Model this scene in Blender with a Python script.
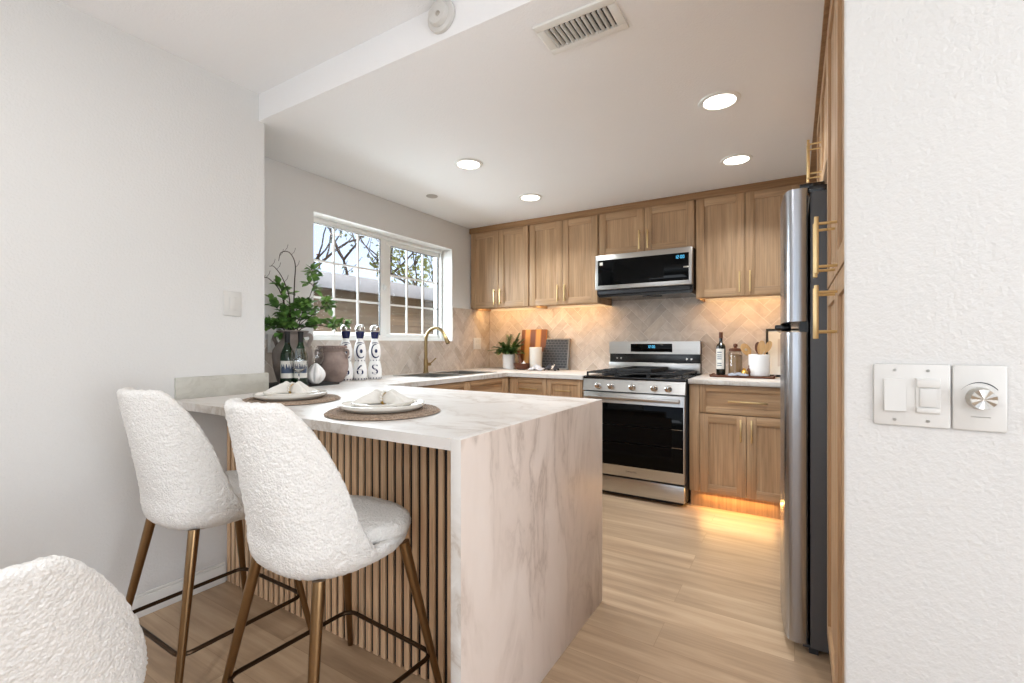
import bpy, bmesh, math, random
from mathutils import Vector, Matrix, noise
random.seed(7)
PI = math.pi
C = bpy.context.scene.collection
for o in list(bpy.data.objects):
    bpy.data.objects.remove(o, do_unlink=True)

# ------------------------------------------------------------------ camera, world, lights, exposure
sc = bpy.context.scene
cam = bpy.data.cameras.new('camera')
cam.sensor_width = 36.0
cam.lens = 463.0 / 1024.0 * 36.0
cam.shift_y = 2.5 / 1024.0
cam.clip_start = 0.02
co = bpy.data.objects.new('camera', cam)
C.objects.link(co)
co.location = (0, 0, 1.16)
co.rotation_euler = (PI / 2, 0, math.radians(31.4))
sc.camera = co
sc.view_settings.view_transform = 'Standard'
sc.view_settings.look = 'None'
sc.view_settings.gamma = 1.0
sc.view_settings.use_curve_mapping = False
sc.view_settings.exposure = 0.07

world = bpy.data.worlds.new('world')
sc.world = world
world.use_nodes = True
wn = world.node_tree
sky = wn.nodes.new('ShaderNodeTexSky')
sky.sky_type = 'NISHITA'
sky.sun_disc = False
sky.sun_elevation = math.radians(48)
sky.sun_rotation = math.radians(60)
sky.dust_density = 3.0
sky.air_density = .7
hs = wn.nodes.new('ShaderNodeHueSaturation')
hs.inputs['Saturation'].default_value = .65
wn.links.new(sky.outputs[0], hs.inputs['Color'])
wn.links.new(hs.outputs[0], wn.nodes['Background'].inputs[0])
wn.nodes['Background'].inputs[1].default_value = 0.44


def lamp(name, kind, loc, rot, power, color=(1, 1, 1), **kw):
    l = bpy.data.lights.new(name, kind)
    l.energy = power
    l.color = color
    for k, v in kw.items():
        setattr(l, k, v)
    o = bpy.data.objects.new(name, l)
    o.location = loc
    o.rotation_euler = rot
    C.objects.link(o)
    return o


# sun on the yard outside
lamp('sun', 'SUN', (0, 0, 6), (math.radians(-33), math.radians(8), 0), 3.2, (1, .95, .86), angle=math.radians(.6))
# added fill lamps in the unseen dining room, tilted up to bounce off ceiling
lamp('rear_bounce_fill', 'AREA', (-1.0, -3.2, .95), (PI / 2 + math.radians(80), 0, 0), 86, (.84, .91, 1), shape='RECTANGLE', size=2.6, size_y=1.9)
lamp('side_bounce_fill', 'AREA', (2.9, -.3, 1.1), (PI / 2 + math.radians(52), 0, PI / 2), 104, (.84, .91, 1), shape='RECTANGLE', size=2.2, size_y=1.8)
# added fill lamps under the dining ceiling, unseen, to brighten floor and stools
for x, y in ((-1.25, .05), (-1.25, -1.6), (.9, -.7)):
    lamp('dining_fill_lamp', 'AREA', (x, y, 2.445), (0, 0, 0), 8, (.95, .97, 1), shape='DISK', size=.14)
lamp('kitchen_window_daylight', 'AREA', (-4.0, 2.74, 1.95), (0, -PI / 2 + math.radians(4), 0), 190, (.86, .93, 1), shape='RECTANGLE', size=1.3, size_y=2.4)

# ------------------------------------------------------------------ materials


def lin(h):
    h = h.lstrip('#')
    r = []
    for i in (0, 2, 4):
        c = int(h[i:i + 2], 16) / 255
        r.append(c / 12.92 if c <= .04045 else ((c + .055) / 1.055) ** 2.4)
    return (*r, 1)


class NT:
    def __init__(s, name):
        s.m = bpy.data.materials.new(name)
        s.m.use_nodes = True
        s.t = s.m.node_tree
        s.b = s.t.nodes['Principled BSDF']

    def n(s, t, **kw):
        x = s.t.nodes.new(t)
        for k, v in kw.items():
            if k in x.inputs:
                x.inputs[k].default_value = v
            else:
                setattr(x, k, v)
        return x

    def l(s, a, b):
        s.t.links.new(a, b)

    def coords(s, scale=(1, 1, 1), rot=(0, 0, 0), rnd=True):
        tc = s.n('ShaderNodeTexCoord')
        mp = s.n('ShaderNodeMapping')
        mp.inputs['Scale'].default_value = scale
        mp.inputs['Rotation'].default_value = rot
        s.l(tc.outputs['Object'], mp.inputs['Vector'])
        if rnd:
            oi = s.n('ShaderNodeObjectInfo')
            mu = s.n('ShaderNodeMath', operation='MULTIPLY')
            mu.inputs[1].default_value = 37.0
            s.l(oi.outputs['Random'], mu.inputs[0])
            cb = s.n('ShaderNodeCombineXYZ')
            for i in range(3):
                s.l(mu.outputs[0], cb.inputs[i])
            s.l(cb.outputs[0], mp.inputs['Location'])
        return mp.outputs[0]

    def noise(s, vec, scale, detail=4, rough=.5, dist=0):
        x = s.n('ShaderNodeTexNoise')
        x.inputs['Scale'].default_value = scale
        x.inputs['Detail'].default_value = detail
        x.inputs['Roughness'].default_value = rough
        x.inputs['Distortion'].default_value = dist
        s.l(vec, x.inputs['Vector'])
        return x.outputs['Fac']

    def ramp(s, fac, stops):
        r = s.n('ShaderNodeValToRGB')
        e = r.color_ramp.elements
        while len(e) < len(stops):
            e.new(.5)
        for i, (p, c) in enumerate(stops):
            e[i].position = p
            e[i].color = lin(c) if isinstance(c, str) else (c, c, c, 1)
        s.l(fac, r.inputs[0])
        return r.outputs[0]

    def mix(s, fac, a, b, mode='MIX'):
        x = s.n('ShaderNodeMix', data_type='RGBA', blend_type=mode)
        for sock, v in ((x.inputs[0], fac), (x.inputs[6], a), (x.inputs[7], b)):
            if hasattr(v, 'is_output'):
                s.l(v, sock)
            elif isinstance(v, str):
                sock.default_value = lin(v)
            else:
                sock.default_value = v
        return x.outputs[2]

    def bump(s, h, strength, dist=.01):
        x = s.n('ShaderNodeBump')
        x.inputs['Strength'].default_value = strength
        x.inputs['Distance'].default_value = dist
        s.l(h, x.inputs['Height'])
        s.l(x.outputs[0], s.b.inputs['Normal'])

    def col(s, v):
        if isinstance(v, str):
            s.b.inputs['Base Color'].default_value = lin(v)
        else:
            s.l(v, s.b.inputs['Base Color'])

    def set(s, **kw):
        for k, v in kw.items():
            s.b.inputs[{'rough': 'Roughness', 'metal': 'Metallic', 'trans': 'Transmission Weight', 'ior': 'IOR', 'coat': 'Coat Weight',
                        'sheen': 'Sheen Weight', 'spec': 'Specular IOR Level', 'alpha': 'Alpha', 'aniso': 'Anisotropic'}[k]].default_value = v
        return s


def plain(name, c, rough=.5, metal=0, var=.06, scale=30, **kw):
    """A plain coloured material with a faint procedural unevenness."""
    t = NT(name)
    f = t.noise(t.coords(), scale, 3)
    cl = lin(c)
    dk = tuple(x * (1 - var) for x in cl[:3]) + (1,)
    t.col(t.mix(f, dk, cl))
    t.set(rough=rough, metal=metal, **kw)
    return t.m


def emis(name, c, strength):
    t = NT(name)
    t.col('#000000')
    t.b.inputs['Emission Color'].default_value = lin(c)
    t.b.inputs['Emission Strength'].default_value = strength
    return t.m


def wall_paint(name, c, bump=.25, scale=95):
    t = NT(name)
    v = t.coords(rnd=False)
    f = t.noise(v, 3, 2)
    cl = lin(c)
    t.col(t.mix(f, tuple(x * .985 for x in cl[:3]) + (1,), cl))
    t.bump(t.noise(v, scale, 3, .55), bump, .006)
    t.set(rough=.75, spec=.25)
    return t.m


def wood(name, axis, tones, scale=1.0, rough=.42):
    t = NT(name)
    k = [26 * scale] * 3
    k[axis] = 1.3 * scale
    v = t.coords(tuple(k))
    f1 = t.noise(v, 1.0, 6, .6, .35)
    k2 = [120 * scale] * 3
    k2[axis] = 3 * scale
    v2 = t.coords(tuple(k2))
    f2 = t.noise(v2, 1.0, 3, .6)
    base = t.ramp(f1, [(.28, tones[0]), (.5, tones[1]), (.74, tones[2])])
    dark = t.ramp(f2, [(.28, .72), (.55, 1.0)])
    t.col(t.mix(1.0, base, dark, 'MULTIPLY'))
    t.bump(f2, .06, .002)
    t.set(rough=rough, spec=.35)
    return t.m


OAK = ('#a2805e', '#b6936f', '#c5a480')
W_V = wood('oak_vertical_grain', 2, OAK)
W_H = wood('oak_crosswise_grain', 0, OAK)
W_D = wood('oak_edge_trim', 0, ('#8c6745', '#9b7550', '#aa855f'))
W_SLAT = wood('slat_oak', 2, ('#d8b088', '#e2bd96', '#ebc9a4'))


def floor_mat():
    t = NT('oak_plank_floor')
    v = t.coords(rnd=False)
    br = t.n('ShaderNodeTexBrick')
    br.offset = .37
    br.offset_frequency = 2
    br.inputs['Scale'].default_value = 1
    br.inputs['Brick Width'].default_value = 1.25
    br.inputs['Row Height'].default_value = .18
    br.inputs['Mortar Size'].default_value = .0011
    br.inputs['Mortar Smooth'].default_value = .2
    br.inputs['Bias'].default_value = 0
    br.inputs['Color1'].default_value = (0, 0, 0, 1)
    br.inputs['Color2'].default_value = (1, 1, 1, 1)
    br.inputs['Mortar'].default_value = (.5, .5, .5, 1)
    t.l(v, br.inputs['Vector'])
    # shift the grain per plank
    mp = t.n('ShaderNodeMapping')
    mp.inputs['Scale'].default_value = (1.2, 17, 1)
    t.l(v, mp.inputs['Vector'])
    sc_ = t.n('ShaderNodeVectorMath', operation='SCALE')
    sc_.inputs['Scale'].default_value = 23
    t.l(br.outputs['Color'], sc_.inputs[0])
    ad = t.n('ShaderNodeVectorMath', operation='ADD')
    t.l(mp.outputs[0], ad.inputs[0])
    t.l(sc_.outputs[0], ad.inputs[1])
    f = t.noise(ad.outputs[0], 1.0, 6, .62, .5)
    base = t.ramp(f, [(.25, '#8d745c'), (.5, '#ac9174'), (.75, '#c2a88a')])
    tone = t.ramp(br.outputs['Color'], [(0, .91), (1, 1.05)])
    base = t.mix(1.0, base, tone, 'MULTIPLY')
    t.col(t.mix(br.outputs['Fac'], base, '#94795e'))
    t.bump(f, .05, .003)
    t.set(rough=.38, spec=.4)
    return t.m


def marble(name, base, vein, ang=(0, 0, 0), scale=(1, 1, 1), amount=.55, cloud=None):
    t = NT(name)
    v = t.coords(scale, ang, rnd=False)
    warp = t.n('ShaderNodeTexNoise')
    warp.inputs['Scale'].default_value = 1.7
    warp.inputs['Detail'].default_value = 5
    t.l(v, warp.inputs['Vector'])
    sub = t.n('ShaderNodeVectorMath', operation='SCALE')
    sub.inputs['Scale'].default_value = .55
    t.l(warp.outputs['Color'], sub.inputs[0])
    ad = t.n('ShaderNodeVectorMath', operation='ADD')
    t.l(v, ad.inputs[0])
    t.l(sub.outputs[0], ad.inputs[1])
    f = t.noise(ad.outputs[0], 2.3, 7, .6, .4)
    d = t.n('ShaderNodeMath', operation='SUBTRACT')
    t.l(f, d.inputs[0])
    d.inputs[1].default_value = .5
    a = t.n('ShaderNodeMath', operation='ABSOLUTE')
    t.l(d.outputs[0], a.inputs[0])
    line = t.ramp(a.outputs[0], [(0, 1.0), (.02, .45), (.075, 0.0)])
    g = t.noise(v, 1.1, 3, .5, .6)
    mask = t.ramp(g, [(.32, 0.08), (.60, 1.0)])
    m = t.n('ShaderNodeMath', operation='MULTIPLY')
    t.l(line, m.inputs[0])
    t.l(mask, m.inputs[1])
    m2 = t.n('ShaderNodeMath', operation='MULTIPLY')
    t.l(m.outputs[0], m2.inputs[0])
    m2.inputs[1].default_value = amount
    b = t.mix(t.ramp(f, [(.3, 0.0), (.75, 1.0)]), cloud or base, base)
    t.col(t.mix(m2.outputs[0], b, vein))
    t.set(rough=.40, spec=.2)
    return t.m


MARBLE_TOP = marble('white_marble_top', '#dad6d0', '#a3917f', (0, 0, .5), (1.0, 1.9, 1), .7, '#cbc5be')
MARBLE_SHADED = marble('white_marble_shaded', '#dccfc4', '#8f7968', (.30, 0, 0), (1.4, 2.0, .62), .5, '#cfbfb2')  # marble for the waterfall's outer face, its dimmer light put into the colour


def tile_mat():
    t = NT('glazed_zigzag_tile')
    at = t.n('ShaderNodeVertexColor', layer_name='tone')
    v = t.coords(rnd=False)
    f = t.noise(v, 9, 5, .6, 1.2)
    base = t.ramp(f, [(.3, '#b6a89b'), (.55, '#c9bdb1'), (.75, '#d6cbc0')])
    t.col(t.mix(1.0, base, at.outputs['Color'], 'MULTIPLY'))
    t.bump(t.noise(v, 14, 2), .08, .004)
    t.set(rough=.25, spec=.45)
    return t.m


FLOOR = floor_mat()
TILE = tile_mat()
GROUT = plain('pale_grout', '#ddd7cf', .9)
PAINT = wall_paint('white_wall_paint', '#dad8d4', .32, 110)
PAINT_C = wall_paint('ceiling_paint', '#f4f3f2', .3, 110)
TRIMW = plain('white_trim_paint', '#ecebe6', .4, var=.02)
VINYL = plain('white_window_vinyl', '#eeeeea', .35, var=.02)
PLAST = plain('white_plastic', '#d3d0ca', .35, var=.02)
STEEL = NT('brushed_steel')
_f = STEEL.noise(STEEL.coords((3, 3, 260)), 1.0, 3)
STEEL.col(STEEL.mix(_f, '#b4b2ae', '#c6c4c0'))
STEEL.set(rough=.28, metal=1)
STEEL = STEEL.m
STEEL_V = NT('brushed_steel_upright')
_f = STEEL_V.noise(STEEL_V.coords((200, 200, 3)), 1.0, 3)
STEEL_V.col(STEEL_V.mix(_f, '#9fa1a5', '#b3b5b9'))
STEEL_V.set(rough=.27, metal=1)
STEEL_V = STEEL_V.m
CHROME = plain('polished_metal', '#cfcdc9', .15, 1, .03)
NICKEL = plain('brushed_nickel', '#c2beb6', .3, 1, .05)
BRASS = plain('brushed_brass', '#dcc08c', .32, 1, .06)
BRONZE = plain('antique_bronze', '#8f7352', .3, 1, .12)
BRONZE_D = plain('dark_bronze', '#4a3a2c', .35, 1, .12)
FAUCET = plain('aged_brass', '#a08a62', .28, 1, .1)
IRON = plain('cast_iron_black', '#1d1d1e', .55, 0, .3)
BLACK = plain('black_enamel', '#0d0d0e', .18, 0, .1)
BLACKM = plain('matte_black', '#161514', .6, 0, .2)
GLASSK = plain('black_glass', '#050505', .05, 0, .1, spec=.10)
GLASSG = plain('smoked_oven_glass', '#090a0b', .06, 0, .1, spec=.12)
FRSIDE = plain('fridge_side_grey', '#4a4b4e', .45, 0, .08)
GREYP = plain('dark_grey_plastic', '#303236', .5, 0, .1)
CERAM = plain('cream_glaze', '#d8d2c7', .22, 0, .04)
CERAMW = plain('white_glaze', '#f1efec', .2, 0, .03)
LINEN = NT('white_linen')
_v = LINEN.coords()
LINEN.col(LINEN.mix(LINEN.noise(_v, 60), '#d2cdc3', '#e0dcd4'))
LINEN.bump(LINEN.noise(_v, 420, 2), .3, .002)
LINEN.set(rough=.9)
LINEN = LINEN.m
CLAY = NT('unglazed_brown_clay')
_v = CLAY.coords()
CLAY.col(CLAY.ramp(CLAY.noise(_v, 9, 5, .6), [(.3, '#7a6860'), (.55, '#96837a'), (.75, '#a8978e')]))
CLAY.bump(CLAY.noise(_v, 60, 4), .3, .003)
CLAY.set(rough=.85)
CLAY = CLAY.m
CLAYG = NT('unglazed_grey_clay')
_v = CLAYG.coords()
CLAYG.col(CLAYG.ramp(CLAYG.noise(_v, 9, 5, .6), [(.3, '#7a7068'), (.55, '#968b84'), (.75, '#a89e97')]))
CLAYG.bump(CLAYG.noise(_v, 60, 4), .3, .003)
CLAYG.set(rough=.85)
CLAYG = CLAYG.m
SLATE = plain('dark_slate', '#2a2827', .6, 0, .3)
BGLASS = NT('green_bottle_glass')
BGLASS.col('#1f4a2a')
BGLASS.set(rough=.04, trans=.75, ior=1.5)
BGLASS = BGLASS.m
OILGLASS = plain('dark_bottle_glass', '#1a1a12', .06, 0, .2)
BLUE = plain('cobalt_glaze', '#1b2350', .2, 0, .2)
GREEN = NT('leaf_green')
_v = GREEN.coords()
GREEN.col(GREEN.ramp(GREEN.noise(_v, 14, 3), [(.3, '#3a5c28'), (.5, '#5d8740'), (.72, '#86ab58')]))
GREEN.set(rough=.5)
GREEN = GREEN.m
FERNG = NT('fern_green')
_v = FERNG.coords()
FERNG.col(FERNG.ramp(FERNG.noise(_v, 22, 3), [(.3, '#2d4a24'), (.55, '#577a3d'), (.75, '#83a05a')]))
FERNG.set(rough=.5)
FERNG = FERNG.m
TWIG = plain('dark_bark', '#4a3d33', .8, 0, .3)
RATTAN = NT('woven_rattan')
_v = RATTAN.coords()
RATTAN.col(RATTAN.ramp(RATTAN.noise(_v, 130, 3), [(.3, '#6d5a4a'), (.5, '#97826e'), (.75, '#b8a48f')]))
RATTAN.set(rough=.85)
RATTAN = RATTAN.m
CLEAR = NT('clear_glass')
CLEAR.col('#ffffff')
CLEAR.set(rough=.0, trans=1.0, ior=1.45)
CLEAR = CLEAR.m


def pane_mat():
    t = NT('window_pane_glass')
    tr = t.n('ShaderNodeBsdfTransparent')
    tr.inputs[0].default_value = (.95, .97, .97, 1)
    gl = t.n('ShaderNodeBsdfGlossy')
    gl.inputs['Roughness'].default_value = .02
    mx = t.n('ShaderNodeMixShader')
    mx.inputs[0].default_value = .05
    t.l(tr.outputs[0], mx.inputs[1])
    t.l(gl.outputs[0], mx.inputs[2])
    t.l(mx.outputs[0], t.t.nodes['Material Output'].inputs['Surface'])
    return t.m


PANE = pane_mat()


def boucle_mat():
    t = NT('white_boucle')
    v = t.coords(rnd=False)
    f = t.noise(v, 170, 4, .6, .8)
    vo = t.n('ShaderNodeTexVoronoi')
    vo.inputs['Scale'].default_value = 150
    t.l(v, vo.inputs['Vector'])
    t.col(t.mix(f, '#d8d3cb', '#f1eee9'))
    su = t.n('ShaderNodeMath', operation='SUBTRACT')
    t.l(f, su.inputs[0])
    t.l(vo.outputs['Distance'], su.inputs[1])
    t.bump(su.outputs[0], .55, .006)
    t.set(rough=.95, sheen=.15, spec=.2)
    return t.m


BOUCLE = boucle_mat()
BOARD = NT('striped_board_wood')
_v = BOARD.coords((1, 1, 1))
_w = BOARD.n('ShaderNodeTexWave', wave_type='BANDS', bands_direction='X')
_w.inputs['Scale'].default_value = 2.6
_w.inputs['Distortion'].default_value = .3
BOARD.l(_v, _w.inputs['Vector'])
BOARD.col(BOARD.ramp(_w.outputs['Fac'], [(.35, '#74431f'), (.5, '#a5682d'), (.8, '#c6914b')]))
BOARD.set(rough=.4)
BOARD = BOARD.m
WALNUT = wood('walnut', 0, ('#4d2c1c', '#643a26', '#7a4a31'), 2)
LTWOOD = wood('pale_spoon_wood', 2, ('#b98c56', '#caa06a', '#d8b482'), 2)
PASTA = plain('tan_pasta', '#c59c6c', .7, 0, .4, 90)
LABELC = plain('cream_paper', '#e8e5db', .7)
INK = plain('blue_grey_ink', '#4b5a72', .7, 0, .3)
GOLD = plain('gold_bead', '#c9a55a', .3, 1)
LED = emis('downlight_diffuser', '#fff6ea', 9)
WARM = emis('warm_led_tape', '#ffb45a', 1.5)
CYAN = emis('display_digits', '#59c3f2', 1.6)

# ------------------------------------------------------------------ mesh helpers


class MB:
    def __init__(s):
        s.bm = bmesh.new()

    def _fin(s, fs, mi):
        for f in fs:
            f.material_index = mi

    def box(s, x0, x1, y0, y1, z0, z1, mi=0, bev=0.0, seg=2, rot=None):
        vs = bmesh.ops.create_cube(s.bm, size=1)['verts']
        for v in vs:
            v.co = Vector(((x0 + x1) / 2 + v.co.x * (x1 - x0), (y0 + y1) / 2 + v.co.y * (y1 - y0), (z0 + z1) / 2 + v.co.z * (z1 - z0)))
        fs = {f for v in vs for f in v.link_faces}
        s._fin(fs, mi)
        if bev:
            es = list({e for v in vs for e in v.link_edges})
            r = bmesh.ops.bevel(s.bm, geom=es, offset=bev, segments=seg, affect='EDGES', profile=.5)
            s._fin(r['faces'], mi)
            vs = list({v for f in r['faces'] for v in f.verts} | {v for v in vs if v.is_valid})
        if rot is not None:
            bmesh.ops.transform(s.bm, matrix=rot, verts=[v for v in vs if v.is_valid])
        return vs

    def loft(s, rings, mi=0, cap0=True, cap1=True, closed=True):
        """Join lists of points of equal length into a surface."""
        R = [[s.bm.verts.new(p) for p in r] for r in rings]
        n = len(R[0])
        for a, b in zip(R[:-1], R[1:]):
            for i in range(n if closed else n - 1):
                j = (i + 1) % n
                try:
                    f = s.bm.faces.new((a[i], a[j], b[j], b[i]))
                    f.material_index = mi
                except ValueError:
                    pass
        if closed and cap0:
            s.bm.faces.new(list(reversed(R[0]))).material_index = mi
        if closed and cap1:
            s.bm.faces.new(R[-1]).material_index = mi
        return R

    def lathe(s, prof, c=(0, 0, 0), seg=40, mi=0, cap0=True, cap1=True, sx=1, sy=1):
        rings = [[(c[0] + r * sx * math.cos(2 * PI * i / seg), c[1] + r * sy * math.sin(2 * PI * i / seg), c[2] + z) for i in range(seg)] for r, z in prof]
        return s.loft(rings, mi, cap0, cap1)

    def tube(s, pts, r, seg=10, mi=0, closed=False, radii=None):
        pts = [Vector(p) for p in pts]
        n = len(pts)
        rings = []
        prev = None
        for i, p in enumerate(pts):
            if closed:
                d = pts[(i + 1) % n] - pts[i - 1]
            else:
                d = pts[min(i + 1, n - 1)] - pts[max(i - 1, 0)]
            d.normalize()
            if prev is None:
                a = Vector((0, 0, 1)) if abs(d.z) < .9 else Vector((1, 0, 0))
                u = d.cross(a).normalized()
            else:
                u = (prev - d * prev.dot(d)).normalized()
            w = d.cross(u)
            prev = u
            rr = radii[i] if radii else r
            rings.append([p + (u * math.cos(2 * PI * k / seg) + w * math.sin(2 * PI * k / seg)) * rr for k in range(seg)])
        if closed:
            rings.append(rings[0])
            R = [[s.bm.verts.new(p) for p in rg] for rg in rings[:-1]]
            for i in range(len(R)):
                a, b = R[i], R[(i + 1) % len(R)]
                for k in range(seg):
                    j = (k + 1) % seg
                    s.bm.faces.new((a[k], a[j], b[j], b[k])).material_index = mi
            return
        s.loft(rings, mi)

    def cyl(s, p0, p1, r0, r1=None, seg=20, mi=0):
        s.tube([p0, p1], r0, seg, mi, radii=[r0, r0 if r1 is None else r1])

    def poly(s, pts, mi=0):
        f = s.bm.faces.new([s.bm.verts.new(p) for p in pts])
        f.material_index = mi
        return f

    def prism(s, pts2, y0, y1, mi=0):
        """Extrude an outline given in x,z along y."""
        s.loft([[(x, y0, z) for x, z in pts2], [(x, y1, z) for x, z in pts2]], mi)

    def build(s, name, mats, parent=None, smooth=35, normals=True):
        if normals:
            bmesh.ops.recalc_face_normals(s.bm, faces=s.bm.faces[:])
        me = bpy.data.meshes.new(name)
        s.bm.to_mesh(me)
        s.bm.free()
        for m in (mats if isinstance(mats, (list, tuple)) else [mats]):
            me.materials.append(m)
        if smooth:
            for p in me.polygons:
                p.use_smooth = True
            me.set_sharp_from_angle(angle=math.radians(smooth))
        o = bpy.data.objects.new(name, me)
        C.objects.link(o)
        if parent:
            o.parent = parent
        return o


def tag(o, label=None, cat=None, group=None, kind=None):
    if label:
        o['label'] = label
    if cat:
        o['category'] = cat
    if group:
        o['group'] = group
    if kind:
        o['kind'] = kind
    return o


def thing(name, label, cat, loc=(0, 0, 0), rz=0, group=None):
    o = bpy.data.objects.new(name, None)
    o.empty_display_size = .1
    C.objects.link(o)
    o.location = loc
    o.rotation_euler = (0, 0, rz)
    return tag(o, label, cat, group)


def copy_tree(o, parent=None):
    c = o.copy()
    C.objects.link(c)
    if parent:
        c.parent = parent
    for ch in list(o.children):
        copy_tree(ch, c)
    return c


def struct(name, mb, mats, parent=None, smooth=35):
    o = mb.build(name, mats, parent, smooth)
    if parent is None:
        o['kind'] = 'structure'
    return o


def arc(c, r, a0, a1, n, ax=(1, 0, 0), ay=(0, 0, 1)):
    c, ax, ay = Vector(c), Vector(ax), Vector(ay)
    return [c + ax * r * math.cos(a0 + (a1 - a0) * i / n) + ay * r * math.sin(a0 + (a1 - a0) * i / n) for i in range(n + 1)]


def bez(p, n=16):
    """Smooth curve through the given points (Catmull-Rom)."""
    p = [Vector(q) for q in p]
    p = [p[0] * 2 - p[1]] + p + [p[-1] * 2 - p[-2]]
    out = []
    for i in range(1, len(p) - 2):
        for k in range(n):
            t = k / n
            out.append(.5 * ((2 * p[i]) + (p[i + 1] - p[i - 1]) * t + (2 * p[i - 1] - 5 * p[i] + 4 * p[i + 1] - p[i + 2]) * t * t
                             + (3 * p[i] - p[i - 1] - 3 * p[i + 1] + p[i + 2]) * t ** 3))
    out.append(p[-2])
    return out


def text_mesh(body, size, align='CENTER'):
    """Flat polygons of some lettering, as (points, faces) in its own x,y plane."""
    cu = bpy.data.curves.new('lettering', 'FONT')
    cu.body = body
    cu.size = size
    cu.align_x = align
    cu.align_y = 'CENTER'
    o = bpy.data.objects.new('lettering', cu)
    C.objects.link(o)
    dg = bpy.context.evaluated_depsgraph_get()
    me = bpy.data.meshes.new_from_object(o.evaluated_get(dg))
    P = [tuple(v.co) for v in me.vertices]
    Fc = [tuple(p.vertices) for p in me.polygons]
    bpy.data.objects.remove(o)
    bpy.data.curves.remove(cu)
    bpy.data.meshes.remove(me)
    return P, Fc


# ------------------------------------------------------------------ dimensions
XL, XK, YB, XR = -2.38, -2.80, 4.12, .80     # dining wall, window wall, back wall, kitchen right wall
YW, YH = 1.40, 1.37                          # end of the dining wall, face of the ceiling step
ZK, ZD = 2.32, 2.46                          # kitchen and dining ceilings
CT, TH = .91, .032                           # counter height, slab thickness
ZU = 1.51                                    # bottom of the wall cabinets

# ------------------------------------------------------------------ the setting
m = MB(); m.box(-3.03, 3.3, -3.7, 4.3, -.06, 0)
struct('floor', m, FLOOR)
m = MB(); m.box(-3.0, XL, -3.7, YW, 0, 2.6)
struct('wall_left', m, PAINT)
WY0, WY1, WZ0, WZ1 = 1.99, 3.485, 1.187, 2.065
m = MB()
m.box(-3.03, XK, YW, WY0, 0, 2.6); m.box(-3.03, XK, WY1, 4.3, 0, 2.6)
m.box(-3.03, XK, WY0, WY1, 0, WZ0); m.box(-3.03, XK, WY0, WY1, WZ1, 2.6)
struct('wall_window_side', m, PAINT)
m = MB(); m.box(XK, 1.0, YB, YB + .18, 0, 2.6)
struct('wall_back', m, PAINT)
m = MB(); m.box(XR, 1.0, 1.16, YB, 0, 2.6)
struct('wall_kitchen_right', m, PAINT)
m = MB(); m.box(.086, 3.2, 1.14, 1.16, 0, ZD, bev=.006)
struct('wall_right', m, PAINT)
m = MB()
m.box(3.2, 3.3, -3.7, 1.16, 0, .3); m.box(3.2, 3.3, -3.7, 1.16, 2.35, 2.6); m.box(3.2, 3.3, -3.7, -1.5, .3, 2.35); m.box(3.2, 3.3, .9, 1.16, .3, 2.35)
struct('wall_dining_right', m, PAINT)
m = MB()
m.box(XL, 3.2, -3.7, -3.6, 0, .3); m.box(XL, 3.2, -3.7, -3.6, 2.4, 2.6); m.box(XL, -2.2, -3.7, -3.6, .3, 2.4); m.box(2.0, 3.2, -3.7, -3.6, .3, 2.4)
struct('wall_front', m, PAINT)
m = MB(); m.box(XL, 3.2, -3.6, YH, ZD, 2.6)
struct('ceiling', m, PAINT_C)
m = MB(); m.box(XK, XR, YH, YB, ZK, 2.6, bev=.004)
struct('ceiling_kitchen', m, PAINT_C)
m = MB()
m.box(XL, XL + .014, -3.6, 1.20, 0, .085, bev=.003); m.box(XL + .001, XL + .010, -3.6, 1.20, .085, .098, bev=.003)
struct('baseboard_left', m, TRIMW)
m = MB(); m.box(.09, 3.2, 1.126, 1.14, 0, .095, bev=.003)
struct('baseboard_right', m, TRIMW)


# zigzag tile splashback --------------------------------------------------------
def clip(poly, x0, x1, z0, z1):
    for ax, lim, sgn in ((0, x0, 1), (0, x1, -1), (1, z0, 1), (1, z1, -1)):
        out = []
        for i in range(len(poly)):
            a, b = poly[i - 1], poly[i]
            da, db = (a[ax] - lim) * sgn, (b[ax] - lim) * sgn
            if (da >= 0) != (db >= 0):
                t = da / (da - db)
                out.append((a[0] + (b[0] - a[0]) * t, a[1] + (b[1] - a[1]) * t))
            if db >= 0:
                out.append(b)
        poly = out
        if len(poly) < 3:
            return []
    return poly


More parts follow.
